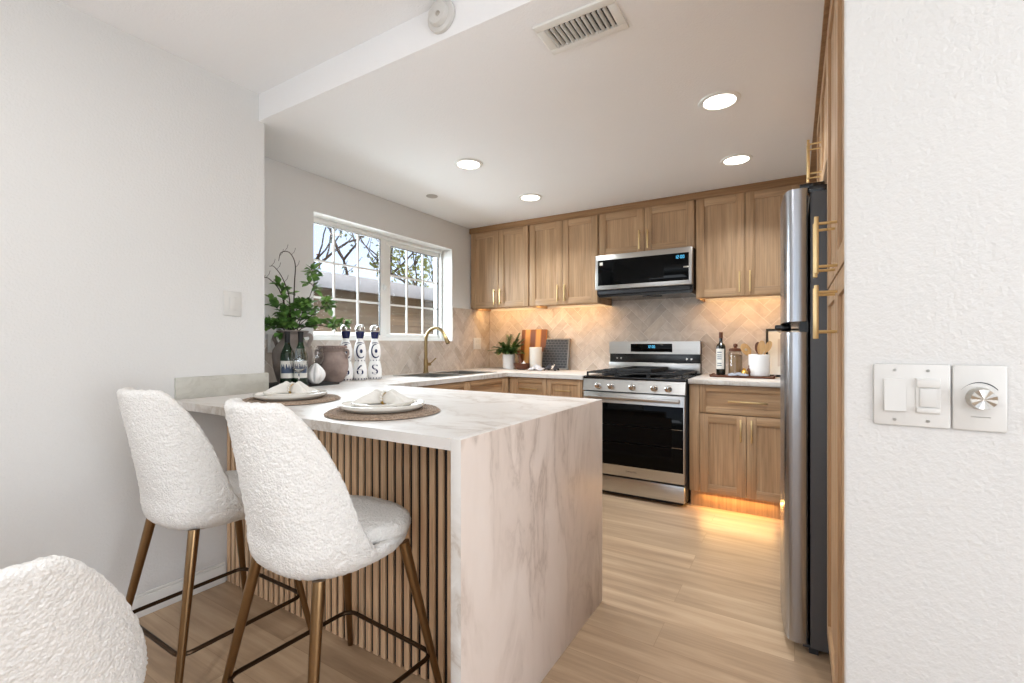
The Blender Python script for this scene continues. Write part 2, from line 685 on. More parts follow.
def herringbone(rects, to3, name, L=.222, W=.074):
    """rects: (u0, u1, z0, z1) areas of the wall; to3(u, z, depth) gives the point in the room."""
    mb = MB()
    lay = mb.bm.loops.layers.color.new('tone')
    g = .0016
    rnd = random.Random(3)
    cs = math.sqrt(.5)
    for i in range(-45, 46):
        for j in range(-16, 17):
            ox, oy = i * W + j * L, i * W - j * L
            for (x0, x1, y0, y1) in ((0, L, 0, W), (0, W, W, W + L)):
                q = [(ox + x0 + g, oy + y0 + g), (ox + x1 - g, oy + y0 + g), (ox + x1 - g, oy + y1 - g), (ox + x0 + g, oy + y1 - g)]
                q = [((x - y) * cs, (x + y) * cs + 1.2) for x, y in q]
                tone = rnd.uniform(.91, 1.06)
                for r in rects:
                    um = (rects[0][0] + rects[-1][1]) / 2
                    p = clip([(u + um, z) for u, z in q], *r)
                    if not p:
                        continue
                    a = [mb.bm.verts.new(to3(u, z, .006)) for u, z in p]
                    b = [mb.bm.verts.new(to3(u, z, .003)) for u, z in p]
                    fs = [mb.bm.faces.new(a)]
                    for k in range(len(p)):
                        fs.append(mb.bm.faces.new((a[k - 1], a[k], b[k], b[k - 1])))
                    for f in fs:
                        for lp in f.loops:
                            lp[lay] = (tone, tone * .995, tone * .985, 1)
    for r in rects:
        c = [to3(r[0], r[2], .0), to3(r[1], r[3], .0045)]
        lo = [min(c[0][k], c[1][k]) for k in range(3)]
        hi = [max(c[0][k], c[1][k]) for k in range(3)]
        mb.box(lo[0], hi[0], lo[1], hi[1], lo[2], hi[2], 1)
    return struct(name, mb, [TILE, GROUT], smooth=0)


herringbone([(XK + .007, XR, CT, ZU), (-1.43, -.655, ZU, 1.62)], lambda u, z, d: (u, YB - d, z), 'wall_back_tiles')
herringbone([(YW, WY1, CT, WZ0), (WY1, YB, CT, ZU)], lambda u, z, d: (XK + d, u, z), 'wall_left_tiles')

# window ------------------------------------------------------------------------
win = thing('window_1', None, None, (-2.955, 0, 0))
win['kind'] = 'structure'
GL = ((2.04, 2.709, 1.232, 2.028, .012), (2.842, 3.462, 1.245, 2.0, -.010))   # glass of the sliding and the fixed side
m = MB()
m.box(-.035, .035, WY0, WY1, WZ0, 1.215, bev=.002); m.box(-.035, .035, WY0, WY1, 2.04, WZ1, bev=.002)
m.box(-.035, .035, WY0, 2.015, 1.215, 2.04, bev=.002); m.box(-.035, .035, 3.47, WY1, 1.215, 2.04, bev=.002)
m.build('window_frame', VINYL, win)
for (y0, y1, z0, z1, dx), (a0, a1) in zip(GL, ((2.0151, 2.775), (2.755, 3.4699))):
    m = MB()
    m.box(dx - .011, dx + .011, a0, a1, 1.2151, z0, bev=.002); m.box(dx - .011, dx + .011, a0, a1, z1, 2.0399, bev=.002)
    m.box(dx - .011, dx + .011, a0, y0, z0, z1, bev=.002); m.box(dx - .011, dx + .011, y1, a1, z0, z1, bev=.002)
    sash = m.build('sash', VINYL, win)
    m = MB()
    for k in (1, 2):
        yy = y0 + (y1 - y0) * k / 3
        m.box(dx - .004, dx + .004, yy - .008, yy + .008, z0, z1)
        zz = z0 + (z1 - z0) * k / 3
        m.box(dx - .0035, dx + .0035, y0, y1, zz - .008, zz + .008)
    m.build('muntin', VINYL, sash)
    m = MB(); m.box(dx - .0065, dx - .0055, y0, y1, z0, z1)
    m.build('pane', PANE, sash)
    m = MB()
    t = .004
    m.box(dx - .004, dx + .0112, y1 - t, y1, z0, z1); m.box(dx - .004, dx + .0112, y0, y1, z1 - t, z1)
    m.build('gasket', GREYP, sash)
m = MB(); m.box(.023, .040, 2.735, 2.765, 1.60, 1.66, bev=.004); m.box(.040, .054, 2.743, 2.757, 1.615, 1.645, bev=.003)
m.build('latch', VINYL, win)

# ------------------------------------------------------------------ fitted cabinets


def pull(mb, x, z, length, vertical, o=.032, y=-.02):
    """A square bar pull on two posts."""
    r = .0055
    h = length / 2
    if vertical:
        mb.box(x - r, x + r, y - o - r, y - o + r, z - h, z + h, bev=.001)
        for s in (-1, 1):
            mb.cyl((x, y + .001, z + s * (h - .02)), (x, y - o, z + s * (h - .02)), .004, seg=10)
    else:
        mb.box(x - h, x + h, y - o - r, y - o + r, z - r, z + r, bev=.001)
        for s in (-1, 1):
            mb.cyl((x + s * (h - .02), y + .001, z), (x + s * (h - .02), y, z), .004, seg=10)
            mb.cyl((x + s * (h - .02), y, z), (x + s * (h - .02), y - o, z), .004, seg=10)


def shaker(x0, x1, z0, z1, rail=.058):
    """A framed front with a sunken flat panel; upright grain on the stiles and panel, crosswise on the rails."""
    mb = MB()
    t, b = .02, .0015
    mb.box(x0, x0 + rail, -t, 0, z0, z1, 0, b); mb.box(x1 - rail, x1, -t, 0, z0, z1, 0, b)
    mb.box(x0 + rail, x1 - rail, -t, 0, z0, z0 + rail, 1, b); mb.box(x0 + rail, x1 - rail, -t, 0, z1 - rail, z1, 1, b)
    mb.box(x0 + rail - .004, x1 - rail + .004, -t + .009, -.002, z0 + rail - .004, z1 - rail + .004, 2 if (x1 - x0) > 1.8 * (z1 - z0) else 0)
    return mb


def cabinet(name, label, cat, loc, rz, w, d, z0, z1, fronts, group=None, toe=0, lift=0, open_top=0):
    root = thing(name, label, cat, loc, rz, group)
    mb = MB()
    mb.box(0, w, 0, d, z0 + lift, z1 - open_top, bev=.001)
    if open_top:      # room for the sink bowls
        mb.box(0, w, 0, .03, z1 - open_top, z1); mb.box(0, .03, .03, d, z1 - open_top, z1); mb.box(w - .03, w, .03, d, z1 - open_top, z1)
    if toe:
        mb.box(.0, w, .032, d, 0, z0)
    if lift:
        mb.box(0, .016, 0, d, z0, z0 + lift); mb.box(w - .016, w, 0, d, z0, z0 + lift); mb.box(.016, w - .016, 0, .016, z0, z0 + lift)
    mb.build('body', [W_V], root)
    for (k, x0, x1, a, b, h) in fronts:
        g = .0018
        if k == 'filler':
            q = MB(); q.box(x0 + .0005, x1 - .0005, -.02, 0, a, b, bev=.001)
            q.build('filler_strip', W_V, root)
            continue
        dr = shaker(x0 + g, x1 - g, a + g, b - g, .058 if k == 'door' else .042).build(k, [W_V, W_H, W_H], root)
        if h:
            q = MB(); pull(q, *h)
            q.build('handle', BRASS, dr)
    return root


UY = 3.79   # carcass front of the wall cabinets (doors stand 2 cm proud)
UD = YB - .006 - UY
zt = 2.272


def upper(label, x0, x1, z0, group='oak wall cabinets along the back wall', hl=.15):
    w = x1 - x0
    c = w / 2
    return cabinet('wall_cabinet', label, 'cabinet', (x0, UY, 0), 0, w, UD, z0, zt,
                   [('door', .004, c, z0 + .004, zt - .004, (c - .034, z0 + .03 + hl / 2, hl, True)),
                    ('door', c, w - .004, z0 + .004, zt - .004, (c + .034, z0 + .03 + hl / 2, hl, True))], group, lift=.025 if z0 < 1.6 else 0)


upper('oak wall cabinet with two tall doors, in the corner next to the window wall', -2.792, -2.118, ZU)
upper('tall two-door oak wall cabinet directly left of the microwave', -2.114, -1.436, ZU)
upper('short oak wall cabinet with two doors above the microwave', -1.432, -.654, 1.902)
upper('tall two-door oak wall cabinet between the microwave and the fridge', -.650, .034, ZU)
m = MB(); m.box(-2.797, XR, UY - .034, YB - .002, zt, ZK - .0, bev=.002); m.box(-2.797, XR, UY - .026, UY, zt - .006, zt)
struct('trim_1', m, W_D)

# led tapes tucked behind the front rail under the wall cabinets
for (x0, x1, lab) in ((-2.765, -2.135, 'warm led tape under the corner wall cabinet'), (-2.095, -1.455, 'warm led tape under the wall cabinet left of the microwave'),
                      (-.63, .015, 'warm led tape under the wall cabinet beside the fridge')):
    m = MB(); m.box(x0, x1, UY + .10, UY + .112, ZU + .020, ZU + .0248)
    tag(m.build('led_tape', WARM), lab, 'light strip', 'warm led tapes')
    lamp('led_tape_light', 'AREA', ((x0 + x1) / 2, UY + .12, ZU + .018), (math.radians(25), 0, 0), 3.3 * (x1 - x0), (1, .60, .26), shape='RECTANGLE', size=x1 - x0, size_y=.02)

# base cabinets
BH = CT - TH
z1 = BH - .004
BY = 3.46   # carcass front of the back run
cabinet('base_cabinet', 'oak base cabinet with two small drawers in the corner left of the range', 'cabinet', (-2.125, BY, 0), 0, .688, YB - .01 - BY, .10, BH,
        [('filler', 0, .035, .11, z1, None),
         ('drawer', .035, .365, .69, z1, (.20, .78, .17, False)), ('drawer', .365, .684, .69, z1, (.525, .78, .13, False)),
         ('door', .035, .365, .11, .69, (.33, .59, .15, True)), ('door', .365, .684, .11, .69, (.40, .59, .15, True))], toe=1)
cabinet('base_cabinet', 'oak base cabinet with one wide drawer over two doors, beside the fridge', 'cabinet', (-.642, 3.505, 0), 0, 1.43, YB - .01 - 3.505, .115, BH,
        [('filler', 0, .066, .118, z1, None),
         ('drawer', .066, .664, .675, z1, (.372, .768, .235, False)),
         ('door', .066, .365, .118, .672, (.332, .575, .15, True)), ('door', .365, .664, .118, .672, (.398, .575, .15, True))], toe=1)
m = MB(); m.box(-.60, -.04, 3.515, 3.521, .112, .1145)
tag(m.build('led_tape', WARM), 'warm led tape in the toe space of the base cabinet beside the fridge', 'light strip', 'warm led tapes')
lamp('toe_kick_light', 'AREA', (-.34, 3.516, .108), (math.radians(-42), 0, 0), 1.8, (1, .55, .18), shape='RECTANGLE', size=.46, size_y=.02)
# sink base facing the room, between the peninsula and the corner
cabinet('base_cabinet', 'oak sink base cabinet below the window counter', 'cabinet', (-2.155, 2.004, 0), PI / 2, 1.45, .63, .10, BH,
        [('filler', 0, .30, .11, z1, None), ('drawer', .30, .84, .69, z1, None), ('drawer', .84, 1.38, .69, z1, None), ('filler', 1.38, 1.45, .11, z1, None),
         ('door', .30, .84, .11, .69, (.80, .59, .15, True)), ('door', .84, 1.38, .11, .69, (.88, .59, .15, True))], toe=1, open_top=.20)

# tall pantry and the cabinet over the fridge, both facing left
PX = .120
pw = .865
cabinet('pantry_cabinet', 'tall oak pantry cabinet between the fridge and the white switch wall', 'cabinet', (PX, 2.03, 0), -PI / 2, pw, XR - .002 - PX, .10, 2.30,
        [('door', .004, .43, .11, 1.352, (.385, 1.25, .15, True, .048)), ('door', .43, .835, .11, 1.352, (.475, 1.25, .15, True, .048)),
         ('door', .004, .43, 1.356, 2.29, (.385, 1.437, .16, True, .048)), ('door', .43, .835, 1.356, 2.29, (.475, 1.437, .16, True, .048)),
         ('filler', .837, .864, .11, 2.29, None)], toe=1)
cabinet('over_fridge_cabinet', 'oak cabinet up by the ceiling above the fridge', 'cabinet', (PX, 2.94, 0), -PI / 2, .905, XR - .002 - PX, 1.83, 2.30,
        [('door', .004, .4525, 1.84, 2.29, (.418, 1.985, .17, True, .048)), ('door', .4525, .901, 1.84, 2.29, (.487, 1.985, .17, True, .048))])
m = MB(); m.box(.086, XR, 1.165, UY - .036, 2.30, ZK)
struct('trim_2', m, W_D)

# ------------------------------------------------------------------ worktops
wt = thing('countertop', 'white marble counter with waterfall end wrapping from the peninsula past the sink to the range', 'countertop', (-1.5, 1.5, 0))
ox, oy = 1.5, -1.5


def wbox(m, x0, x1, y0, y1, z0, z1, bev=.0015):
    m.box(x0 + ox, x1 + ox, y0 + oy, y1 + oy, z0, z1, 0, bev)


XP = -.742   # outer face of the waterfall end
m = MB(); wbox(m, XL + .001, XP - .034, .96, 2.0, CT - TH, CT, .0)
m.build('peninsula_top', MARBLE_TOP, wt)
m = MB(); wbox(m, XP - .034, XP, .96, 2.0, 0, CT, .001)
m.bm.normal_update()
for f in m.bm.faces:
    f.material_index = 1 if f.normal.x > .9 else 0
m.build('waterfall_panel', [MARBLE_TOP, MARBLE_SHADED], wt)
SX0, SX1, SY0, SY1 = -2.665, -2.265, 2.62, 3.42   # sink cut-out
m = MB()
wbox(m, XK + .007, XL, YW + .001, 2.0, CT - TH, CT, 0)
wbox(m, XK + .007, -2.13, 2.0, SY0, CT - TH, CT, 0)
wbox(m, XK + .007, SX0, SY0, SY1, CT - TH, CT, 0); wbox(m, SX1, -2.13, SY0, SY1, CT - TH, CT, 0)
wbox(m, XK + .007, -2.13, SY1, YB - .007, CT - TH, CT, 0)
wbox(m, -2.13, -1.432, 3.42, YB - .007, CT - TH, CT, 0)
m.build('sink_run_top', MARBLE_TOP, wt)
m = MB(); wbox(m, XL + .001, XL + .021, .985, YW + .012, CT, CT + .098, .001)
m.build('upstand', marble('grey_veined_stone', '#c6c3b9', '#a39d90', (0, 0, .5), (2, 2, 2), .4, '#b8b5aa'), wt)
m = MB(); m.box(-.648, XR - .003, 3.465, YB - .007, CT - TH, CT, 0, .0015)
tag(m.build('countertop', MARBLE_TOP), 'short white marble counter between the range and the fridge', 'countertop')

# peninsula carcass with slatted front
pn = thing('peninsula_base', 'peninsula base faced with upright oak slats on black under the marble top', 'cabinet', (-1.58, 1.59, 0))
m = MB(); m.box(-.795, .800, -.36, .36, 0, BH - .001)
m.build('body', W_V, pn)
m = MB(); m.box(-.797, .801, -.372, -.361, 0, BH - .001)
m.build('backing_board', BLACKM, pn)
m = MB()
x = -.795
while x < .79:
    m.box(x, min(x + .0240, .801), -.381, -.372, 0.0, BH - .001, bev=.001)
    x += .0395
m.build('slat_panel', W_SLAT, pn)

# ------------------------------------------------------------------ sink and faucet
sk = thing('kitchen_sink', 'stainless steel double bowl sink set in the counter under the window', 'sink', (-2.465, 3.02, CT))
m = MB()
m.box(-.215, -.19, -.415, .415, .0, .004, bev=.001); m.box(.19, .215, -.415, .415, .0, .004, bev=.001)
m.box(-.19, .19, -.415, -.385, .0, .004, bev=.001); m.box(-.19, .19, .385, .415, .0, .004, bev=.001); m.box(-.19, .19, -.02, .02, -.01, .004, bev=.001)
m.build('rim', STEEL, sk)
for (y0, y1) in ((-.385, -.02), (.02, .385)):
    m = MB()
    t = .003
    m.box(-.19, -.19 + t, y0, y1, -.20, 0); m.box(.19 - t, .19, y0, y1, -.20, 0)
    m.box(-.19, .19, y0, y0 + t, -.20, 0); m.box(-.19, .19, y1 - t, y1, -.20, 0); m.box(-.19, .19, y0, y1, -.203, -.20)
    m.lathe([(.04, -.1995), (.04, -.196), (.03, -.195)], (0, (y0 + y1) / 2, 0), 20)
    m.build('bowl', STEEL, sk)
fa = thing('faucet', 'tall gooseneck faucet in aged brass behind the sink', 'faucet', (-2.722, 3.03, CT), 0)
m = MB(); m.lathe([(.026, 0), (.026, .006), (.021, .012), (.019, .05), (.019, .11), (.016, .12), (.0135, .13)], (0, 0, 0), 24)
m.build('base', FAUCET, fa)
m = MB()
rr = .108
m.tube([(0, 0, .125), (0, 0, .20), (0, 0, .278)] + arc((rr, 0, .278), rr, PI, .17 * PI, 18), .0138, 16)
m.build('spout', FAUCET, fa)
e = arc((rr, 0, .278), rr, PI, .17 * PI, 18)[-1]
dv = Vector((math.sin(.17 * PI), 0, -math.cos(.17 * PI)))
m = MB(); m.tube([e, e + dv * .02, e + dv * .085, e + dv * .09], .015, 18, radii=[.0135, .0155, .0185, .016])
m.build('spray_head', FAUCET, fa)
m = MB(); m.cyl((0, 0, .075), (.012, .046, .075), .014, seg=16); m.tube([(.012, .04, .078), (.03, .055, .10), (.05, .075, .128)], .005, 10)
m.build('lever_handle', FAUCET, fa)

# ------------------------------------------------------------------ range
RX0, RX1 = -1.424, -.656
RW = RX1 - RX0
rg = thing('range', 'stainless steel gas range with black oven glass, between the base cabinets', 'stove', (RX0, 3.42, 0))
RD = YB - .012 - 3.42
m = MB(); m.box(0, RW, .035, RD, .03, .905, bev=.002)
m.box(.03, RW - .03, .06, RD, 0, .03)
m.build('body', GREYP, rg)
m = MB()
m.box(0, RW, -.005, RD - .06, .89, .912, bev=.004)
m.build('cooktop', BLACK, rg)
# front control fascia
m = MB(); m.loft([[(x, -.016, .80), (x, .035, .80), (x, .035, .888), (x, .004, .888)] for x in (0, RW)])
fasc = m.build('control_fascia', STEEL, rg)
for ux in (-1.297, -1.193, -1.031, -.870, -.771):
    x = ux - RX0
    m = MB()
    zz = .838
    pr = [(.026, .0), (.026, .006), (.021, .008), (.021, .028), (.017, .031)]
    rings = [[(x + r * math.cos(2 * PI * i / 28), -.01 - y, zz + r * math.sin(2 * PI * i / 28)) for i in range(28)] for r, y in pr]
    m.loft(rings)
    m.box(x - .0045, x + .0045, -.047, -.039, zz - .019, zz + .019, bev=.001)
    m.build('knob', CHROME, rg)
# oven door
m = MB()
m.box(.004, RW - .004, -.012, .035, .165, .79, bev=.003)
door = m.build('oven_door', STEEL, rg)
m = MB(); m.box(.012, RW - .012, -.0155, -.0115, .245, .712, bev=.001)
m.build('door_glass', GLASSK, door)
m = MB(); m.box(.09, RW - .09, -.0165, -.0156, .33, .63)
m.build('viewing_pane', GLASSG, door)
m = MB()
for z in (.42, .55):
    m.box(.02, RW - .02, -.0165, -.0156, z - .0015, z + .0015)
m.build('rack_glint', NICKEL, door)
m = MB()
m.box(.03, RW - .03, -.062, -.046, .742, .768, bev=.006)
for x in (.05, RW - .05):
    m.box(x - .014, x + .014, -.05, -.011, .746, .764, bev=.003)
m.build('oven_handle', STEEL, door)
P2, F2 = text_mesh('SAMSUNG', .018)
m = MB()
vs = [m.bm.verts.new((RW / 2 + p[0], -.0131, .205 + p[1])) for p in P2]
for f in F2:
    m.bm.faces.new([vs[i] for i in f])
m.build('maker_lettering', GREYP, door, smooth=0)
m = MB(); m.box(.004, RW - .004, -.010, .035, .035, .152, bev=.003)
m.build('storage_drawer', STEEL, rg)
# back guard
m = MB()
m.box(0, RW, RD - .075, RD, .905, 1.18, bev=.004)
bg = m.build('back_guard', BLACK, rg)
m = MB(); m.prism([(.0, 1.075), (RW, 1.075), (RW, 1.182), (.0, 1.182)], RD - .095, RD - .07)
m.build('guard_face', STEEL, bg)
m = MB(); m.box(.196, .548, RD - .0975, RD - .094, 1.092, 1.162, bev=.001)
m.build('display_panel', GLASSK, bg)
SEG = {'0': 'abcdef', '1': 'bc', '2': 'abged', '3': 'abgcd', '4': 'fgbc', '5': 'afgcd', '6': 'afgedc', '7': 'abc', '8': 'abcdefg', '9': 'abcdfg'}


def digits(mb, txt, x, z, h, y):
    w, t = h * .5, h * .11
    for ch in txt:
        if ch == ':':
            for q in (.3, .7):
                mb.box(x + t * .5, x + t * 1.5, y, y + .0006, z + h * q - t / 2, z + h * q + t / 2)
            x += t * 3
            continue
        for s in SEG[ch]:
            a = {'a': (0, w, h - t, h), 'g': (0, w, h / 2 - t / 2, h / 2 + t / 2), 'd': (0, w, 0, t), 'f': (0, t, h / 2, h), 'e': (0, t, 0, h / 2),
                 'b': (w - t, w, h / 2, h), 'c': (w - t, w, 0, h / 2)}[s]
            mb.box(x + a[0], x + a[1], y, y + .0006, z + a[2], z + a[3])
        x += w + t * 1.6


m = MB(); digits(m, '12:00', .343, 1.126, .022, RD - .0983)
m.build('clock_digits', CYAN, bg, smooth=0)
m = MB(); m.box(.0, RW, RD - .10, RD - .075, .918, 1.0, bev=.004)
m.build('lower_guard', STEEL, bg)
for x in (.07, .105, RW - .105, RW - .07):
    m = MB(); m.cyl((x, RD - .075, 1.035), (x, RD - .083, 1.035), .008, seg=12)
    m.build('guard_screw', CHROME, bg)
# burners, grates and griddle
for (x, y, r) in ((.15, .16, .042), (.15, .42, .036), (.384, .29, .05), (RW - .15, .16, .042), (RW - .15, .42, .036)):
    m = MB(); m.lathe([(r + .012, .0), (r + .012, .008), (r, .010), (r, .018), (r * .8, .022)], (x, y, .912), 24)
    m.build('burner', IRON, rg)
for (x0, x1) in ((.02, .262), (.266, RW - .266), (RW - .262, RW - .02)):
    m = MB()
    b = .006
    y0, y1, zg = .02, RD - .125, .944
    for y in (y0, (y0 + y1) / 2, y1):
        m.box(x0, x1, y - b, y + b, zg - .012, zg, bev=.002)
    for x in (x0 + b, x1 - b):
        m.box(x - b, x + b, y0, y1, zg - .012, zg, bev=.002)
    xm = (x0 + x1) / 2
    m.box(xm - b, xm + b, y0, y1, zg - .010, zg + .002, bev=.002)
    for k in (.25, .75):
        y = y0 + (y1 - y0) * k
        m.box(x0, x1, y - b * .8, y + b * .8, zg - .010, zg + .002, bev=.002)
    for x in (x0 + b, x1 - b):
        for y in (y0, y1):
            m.box(x - b, x + b, y - b, y + b, .911, zg - .004)
    m.build('grate', IRON, rg)
m = MB()
gx0, gx1, gy0, gy1, gz = .245, .525, .04, RD - .15, .9462
m.box(gx0, gx1, gy0, gy1, gz, gz + .008, bev=.003)
for a in ((gx0, gx0 + .012, gy0, gy1), (gx1 - .012, gx1, gy0, gy1), (gx0, gx1, gy0, gy0 + .012), (gx0, gx1, gy1 - .012, gy1)):
    m.box(a[0], a[1], a[2], a[3], gz + .004, gz + .026, bev=.003)
tag(m.build('griddle', IRON), 'black rectangular griddle plate lying on the middle grates of the range', 'griddle').location = (RX0, 3.42, 0)

# ------------------------------------------------------------------ microwave
mw = thing('microwave', 'low stainless over-the-range microwave with dark glass door', 'microwave', (-1.428, 3.70, 1.545))
MW, MD = .770, YB - .012 - 3.70
m = MB()
m.box(0, MW, .02, MD, .03, .354, bev=.003)
m.prism([(0, .03), (MW, .03), (MW - .015, .008), (.015, .008)], .03, MD)
m.build('body', BLACK, mw)
m = MB(); m.box(0.0, MW, -.02, .02, .066, .353, bev=.005)
dm = m.build('door', STEEL, mw)
m = MB(); m.box(.024, MW - .024, -.0225, -.0195, .100, .310, bev=.001)
m.build('door_glass', GLASSG, dm)
m = MB(); m.box(.16, .56, -.0232, -.0226, .130, .285)
m.build('viewing_pane', GLASSK, dm)
m = MB(); digits(m, '12:00', MW - .125, .268, .024, -.0236)
m.build('clock_digits', CYAN, dm, smooth=0)
m = MB(); m.box(MW - .062, MW - .012, -.0255, -.0225, .196, .206, bev=.001)
m.build('door_lettering', NICKEL, dm)
m = MB(); m.box(.040, .066, -.0232, -.0226, .268, .292)
m.build('energy_sticker', LABELC, dm)
m = MB()
m.box(.02, MW - .02, .0, .026, .030, .062, bev=.004)
m.build('vent_grille', GREYP, mw)
m = MB()
m.lathe([(.06, .004), (.06, .0085)], (MW * .56, .14, 0), 24, sx=1.3)
m.build('hood_lamp', GREYP, mw)

# ------------------------------------------------------------------ fridge (faces left)
fr = thing('fridge', 'stainless steel top-freezer fridge with dark grey side, in front of the pantry end', 'refrigerator', (.046, 2.045, 0), 0)
FW, FD = .80, XR - .03 - .046    # width along +y, depth along +x
m = MB(); m.box(.004, FD, .0, FW, .03, 1.725, bev=.004)
m.build('body', FRSIDE, fr)


def bowed(z0, z1):
    mb = MB()
    n = 20
    out = []
    for i in range(n + 1):
        t = i / n
        out.append((-.071 - .030 * math.sin(PI * t) ** .75, .003 + (FW - .006) * t))
    pts = [(-.004, .012), (-.012, .005), (-.026, .003), (-.048, .003), (-.060, .006), (-.068, .014)] + [(x, max(.024, min(FW - .024, y))) for x, y in out[1:-1]] + [(-.068, FW - .014), (-.060, FW - .006), (-.004, FW - .003)]
    mb.loft([[(x, y, z) for x, y in pts] for z in (z0, z0 + .004, z1 - .004, z1)])
    return mb


bowed(1.245, 1.745).build('freezer_door', STEEL_V, fr)
bowed(.035, 1.205).build('fridge_door', STEEL_V, fr)
m = MB(); m.box(-.030, -.002, .02, FW - .02, 1.206, 1.244)
m.box(-.118, -.060, .20, FW - .02, 1.218, 1.240, bev=.006)
m.build('handle_trim', BLACK, fr)
m = MB(); m.box(-.03, .05, .02, .09, 1.745, 1.765, bev=.004); m.box(.0, .10, .01, .07, 1.725, 1.75, bev=.004)
m.build('hinge_cover', BLACK, fr)
m = MB(); m.box(.0, .03, .02, FW - .02, .0, .032)
m.box(-.02, .06, .012, .06, .022, .034, bev=.003)
m.build('kick_grille', GREYP, fr)

# ------------------------------------------------------------------ upholstered stools


def sp(a, b, t):
    t = max(0, min(1, (t - a) / (b - a)))
    return t * t * (3 - 2 * t)


def outline(th, hx=.221, hy=.222):
    """Rounded plan of the seat; th = 0 at the back centre."""
    c, s = math.cos(th), math.sin(th)
    n = 2.7
    r = (abs(c) ** n + abs(s) ** n) ** (-1 / n)
    x, y = hx * r * s, -hy * r * c
    if y > 0:
        x *= 1 - .10 * (y / hy) ** 2
    else:
        x *= 1 - .06 * (y / hy) ** 2
    return x, y


def boucle_noise(mb, amp=.0032, k=125):
    mb.bm.normal_update()
    for v in mb.bm.verts:
        p = v.co
        d = noise.noise(p * k) + .6 * noise.noise(p * k * 1.9)
        v.co = p + v.normal * d * amp


def make_shell(seat_z, top_z, fall=.56, taper=.07):
    mb = MB()
    nt = 300
    base = seat_z - .112
    rim = seat_z - .050

    def ztop(th):
        b = abs(th)
        return rim + (top_z - rim) * (1 - sp(fall, 1.62, b)) ** 1.0

    def place(th, z, inset):
        x, y = outline(th)
        l = math.hypot(x, y)
        k = (l - inset) / l
        x, y = x * k, y * k
        hgt = max(0, z - seat_z) / (top_z - seat_z)
        low = max(0, (rim + .02 - z) / (rim + .02 - base))
        x *= (1 - taper * hgt ** 1.3) * (1 - .07 * low)
        y = y * (1 - .06 * low) - .085 * hgt
        if y < -.05:
            y += .10 * hgt * min(1, abs(x) / .2) ** 2
        return (x, y, z)
    cols = []
    for i in range(nt):
        th = -PI + 2 * PI * i / nt
        zt = ztop(th)
        col = []
        th_ = .042
        for q in (.55, .8):
            col.append(place(th, base + .001, .25 * (1 - q)))
        for q in range(7):       # rounded lower edge
            a = q / 6 * PI / 2
            col.append(place(th, base + .05 * (1 - math.sin(a)) * 1.0 if False else base + .05 - .05 * math.cos(a), .05 * (1 - math.sin(a))))
        n = 62
        for q in range(1, n):
            col.append(place(th, base + .05 + (zt - .02 - base - .05) * q / n, 0))
        for q in range(9):       # rim
            a = q / 8 * PI
            col.append(place(th, zt - .02 + .02 * math.sin(a), th_ / 2 * (1 - math.cos(a))))
        n2 = 44
        for q in range(1, n2 + 1):
            col.append(place(th, zt - .02 + (rim - .03 - (zt - .02)) * q / n2, th_))
        cols.append(col)
    rings = list(zip(*cols))
    mb.loft(rings)
    bmesh.ops.recalc_face_normals(mb.bm, faces=mb.bm.faces[:])
    boucle_noise(mb)
    return mb


def make_cushion(seat_z):
    mb = MB()
    nt = 220
    z0 = seat_z - .066
    rings = []
    prof = [(.30, 0), (.12, 0), (.04, 0.0), (.012, .004), (.002, .014), (0, .026), (.003, .038), (.012, .048), (.03, .054), (.06, .057), (.09, .059), (.12, .060), (.15, .061), (.18, .062), (.205, .0625)]
    P = []
    for k in range(len(prof) - 1):
        n = 1 if k < 2 else (6 if k > 7 else 3)
        for q in range(n):
            t = q / n
            P.append((prof[k][0] + (prof[k + 1][0] - prof[k][0]) * t, prof[k][1] + (prof[k + 1][1] - prof[k][1]) * t))
    P.append(prof[-1])
    P = [p for p in P if p[0] < .21]
    for ins, dz in P:
        r = []
        for i in range(nt):
            th = -PI + 2 * PI * i / nt
            x, y = outline(th)
            side = .046 if y < .0 else .046 * (1 - sp(.0, .12, y)) - .002
            l = math.hypot(x, y)
            k = max(.02, (l - ins - side) / l)
            r.append((x * k, y * k, z0 + dz + .004 * sp(-.2, .2, y)))
        rings.append(r)
    mb.loft(rings)
    bmesh.ops.recalc_face_normals(mb.bm, faces=mb.bm.faces[:])
    boucle_noise(mb, .003)
    return mb


def make_leg(sx, sy, seat_z, t=(.155, .150), f=(.240, .240)):
    mb = MB()
    zt_ = seat_z - .10
    mb.tube([(sx * f[0], sy * f[1], 0), (sx * f[0], sy * f[1], .004), (sx * t[0], sy * t[1], zt_)], .01, 16, radii=[.0095, .0105, .0175])
    return mb


def make_stool(name, label, seat_z, top_z, ring):
    root = thing(name, label, 'stool' if ring else 'chair')
    (make_shell(seat_z, top_z) if ring else make_shell(seat_z, top_z, .24, .10)).build('backrest', BOUCLE, root, smooth=180)
    make_cushion(seat_z).build('seat', BOUCLE, root, smooth=180)
    f = (.240, .240) if ring else (.215, .225)
    for sx in (-1, 1):
        for sy in (-1, 1):
            make_leg(sx, sy, seat_z, f=f).build('leg', BRONZE, root)
    if ring:
        k = .15 / (seat_z - .10)
        h = .240 + (.1525 - .240) * k + .004
        c = .04
        pts = []
        for (cx, cy, a) in ((h - c, h - c, 0), (-h + c, h - c, PI / 2), (-h + c, -h + c, PI), (h - c, -h + c, 1.5 * PI)):
            pts += [(cx + c * math.cos(a + PI / 2 * q / 5), cy + c * math.sin(a + PI / 2 * q / 5), .15) for q in range(6)]
        mb = MB(); mb.tube(pts, .0075, 10, closed=True)
        mb.build('footrest', BRONZE_D, root)
    return root


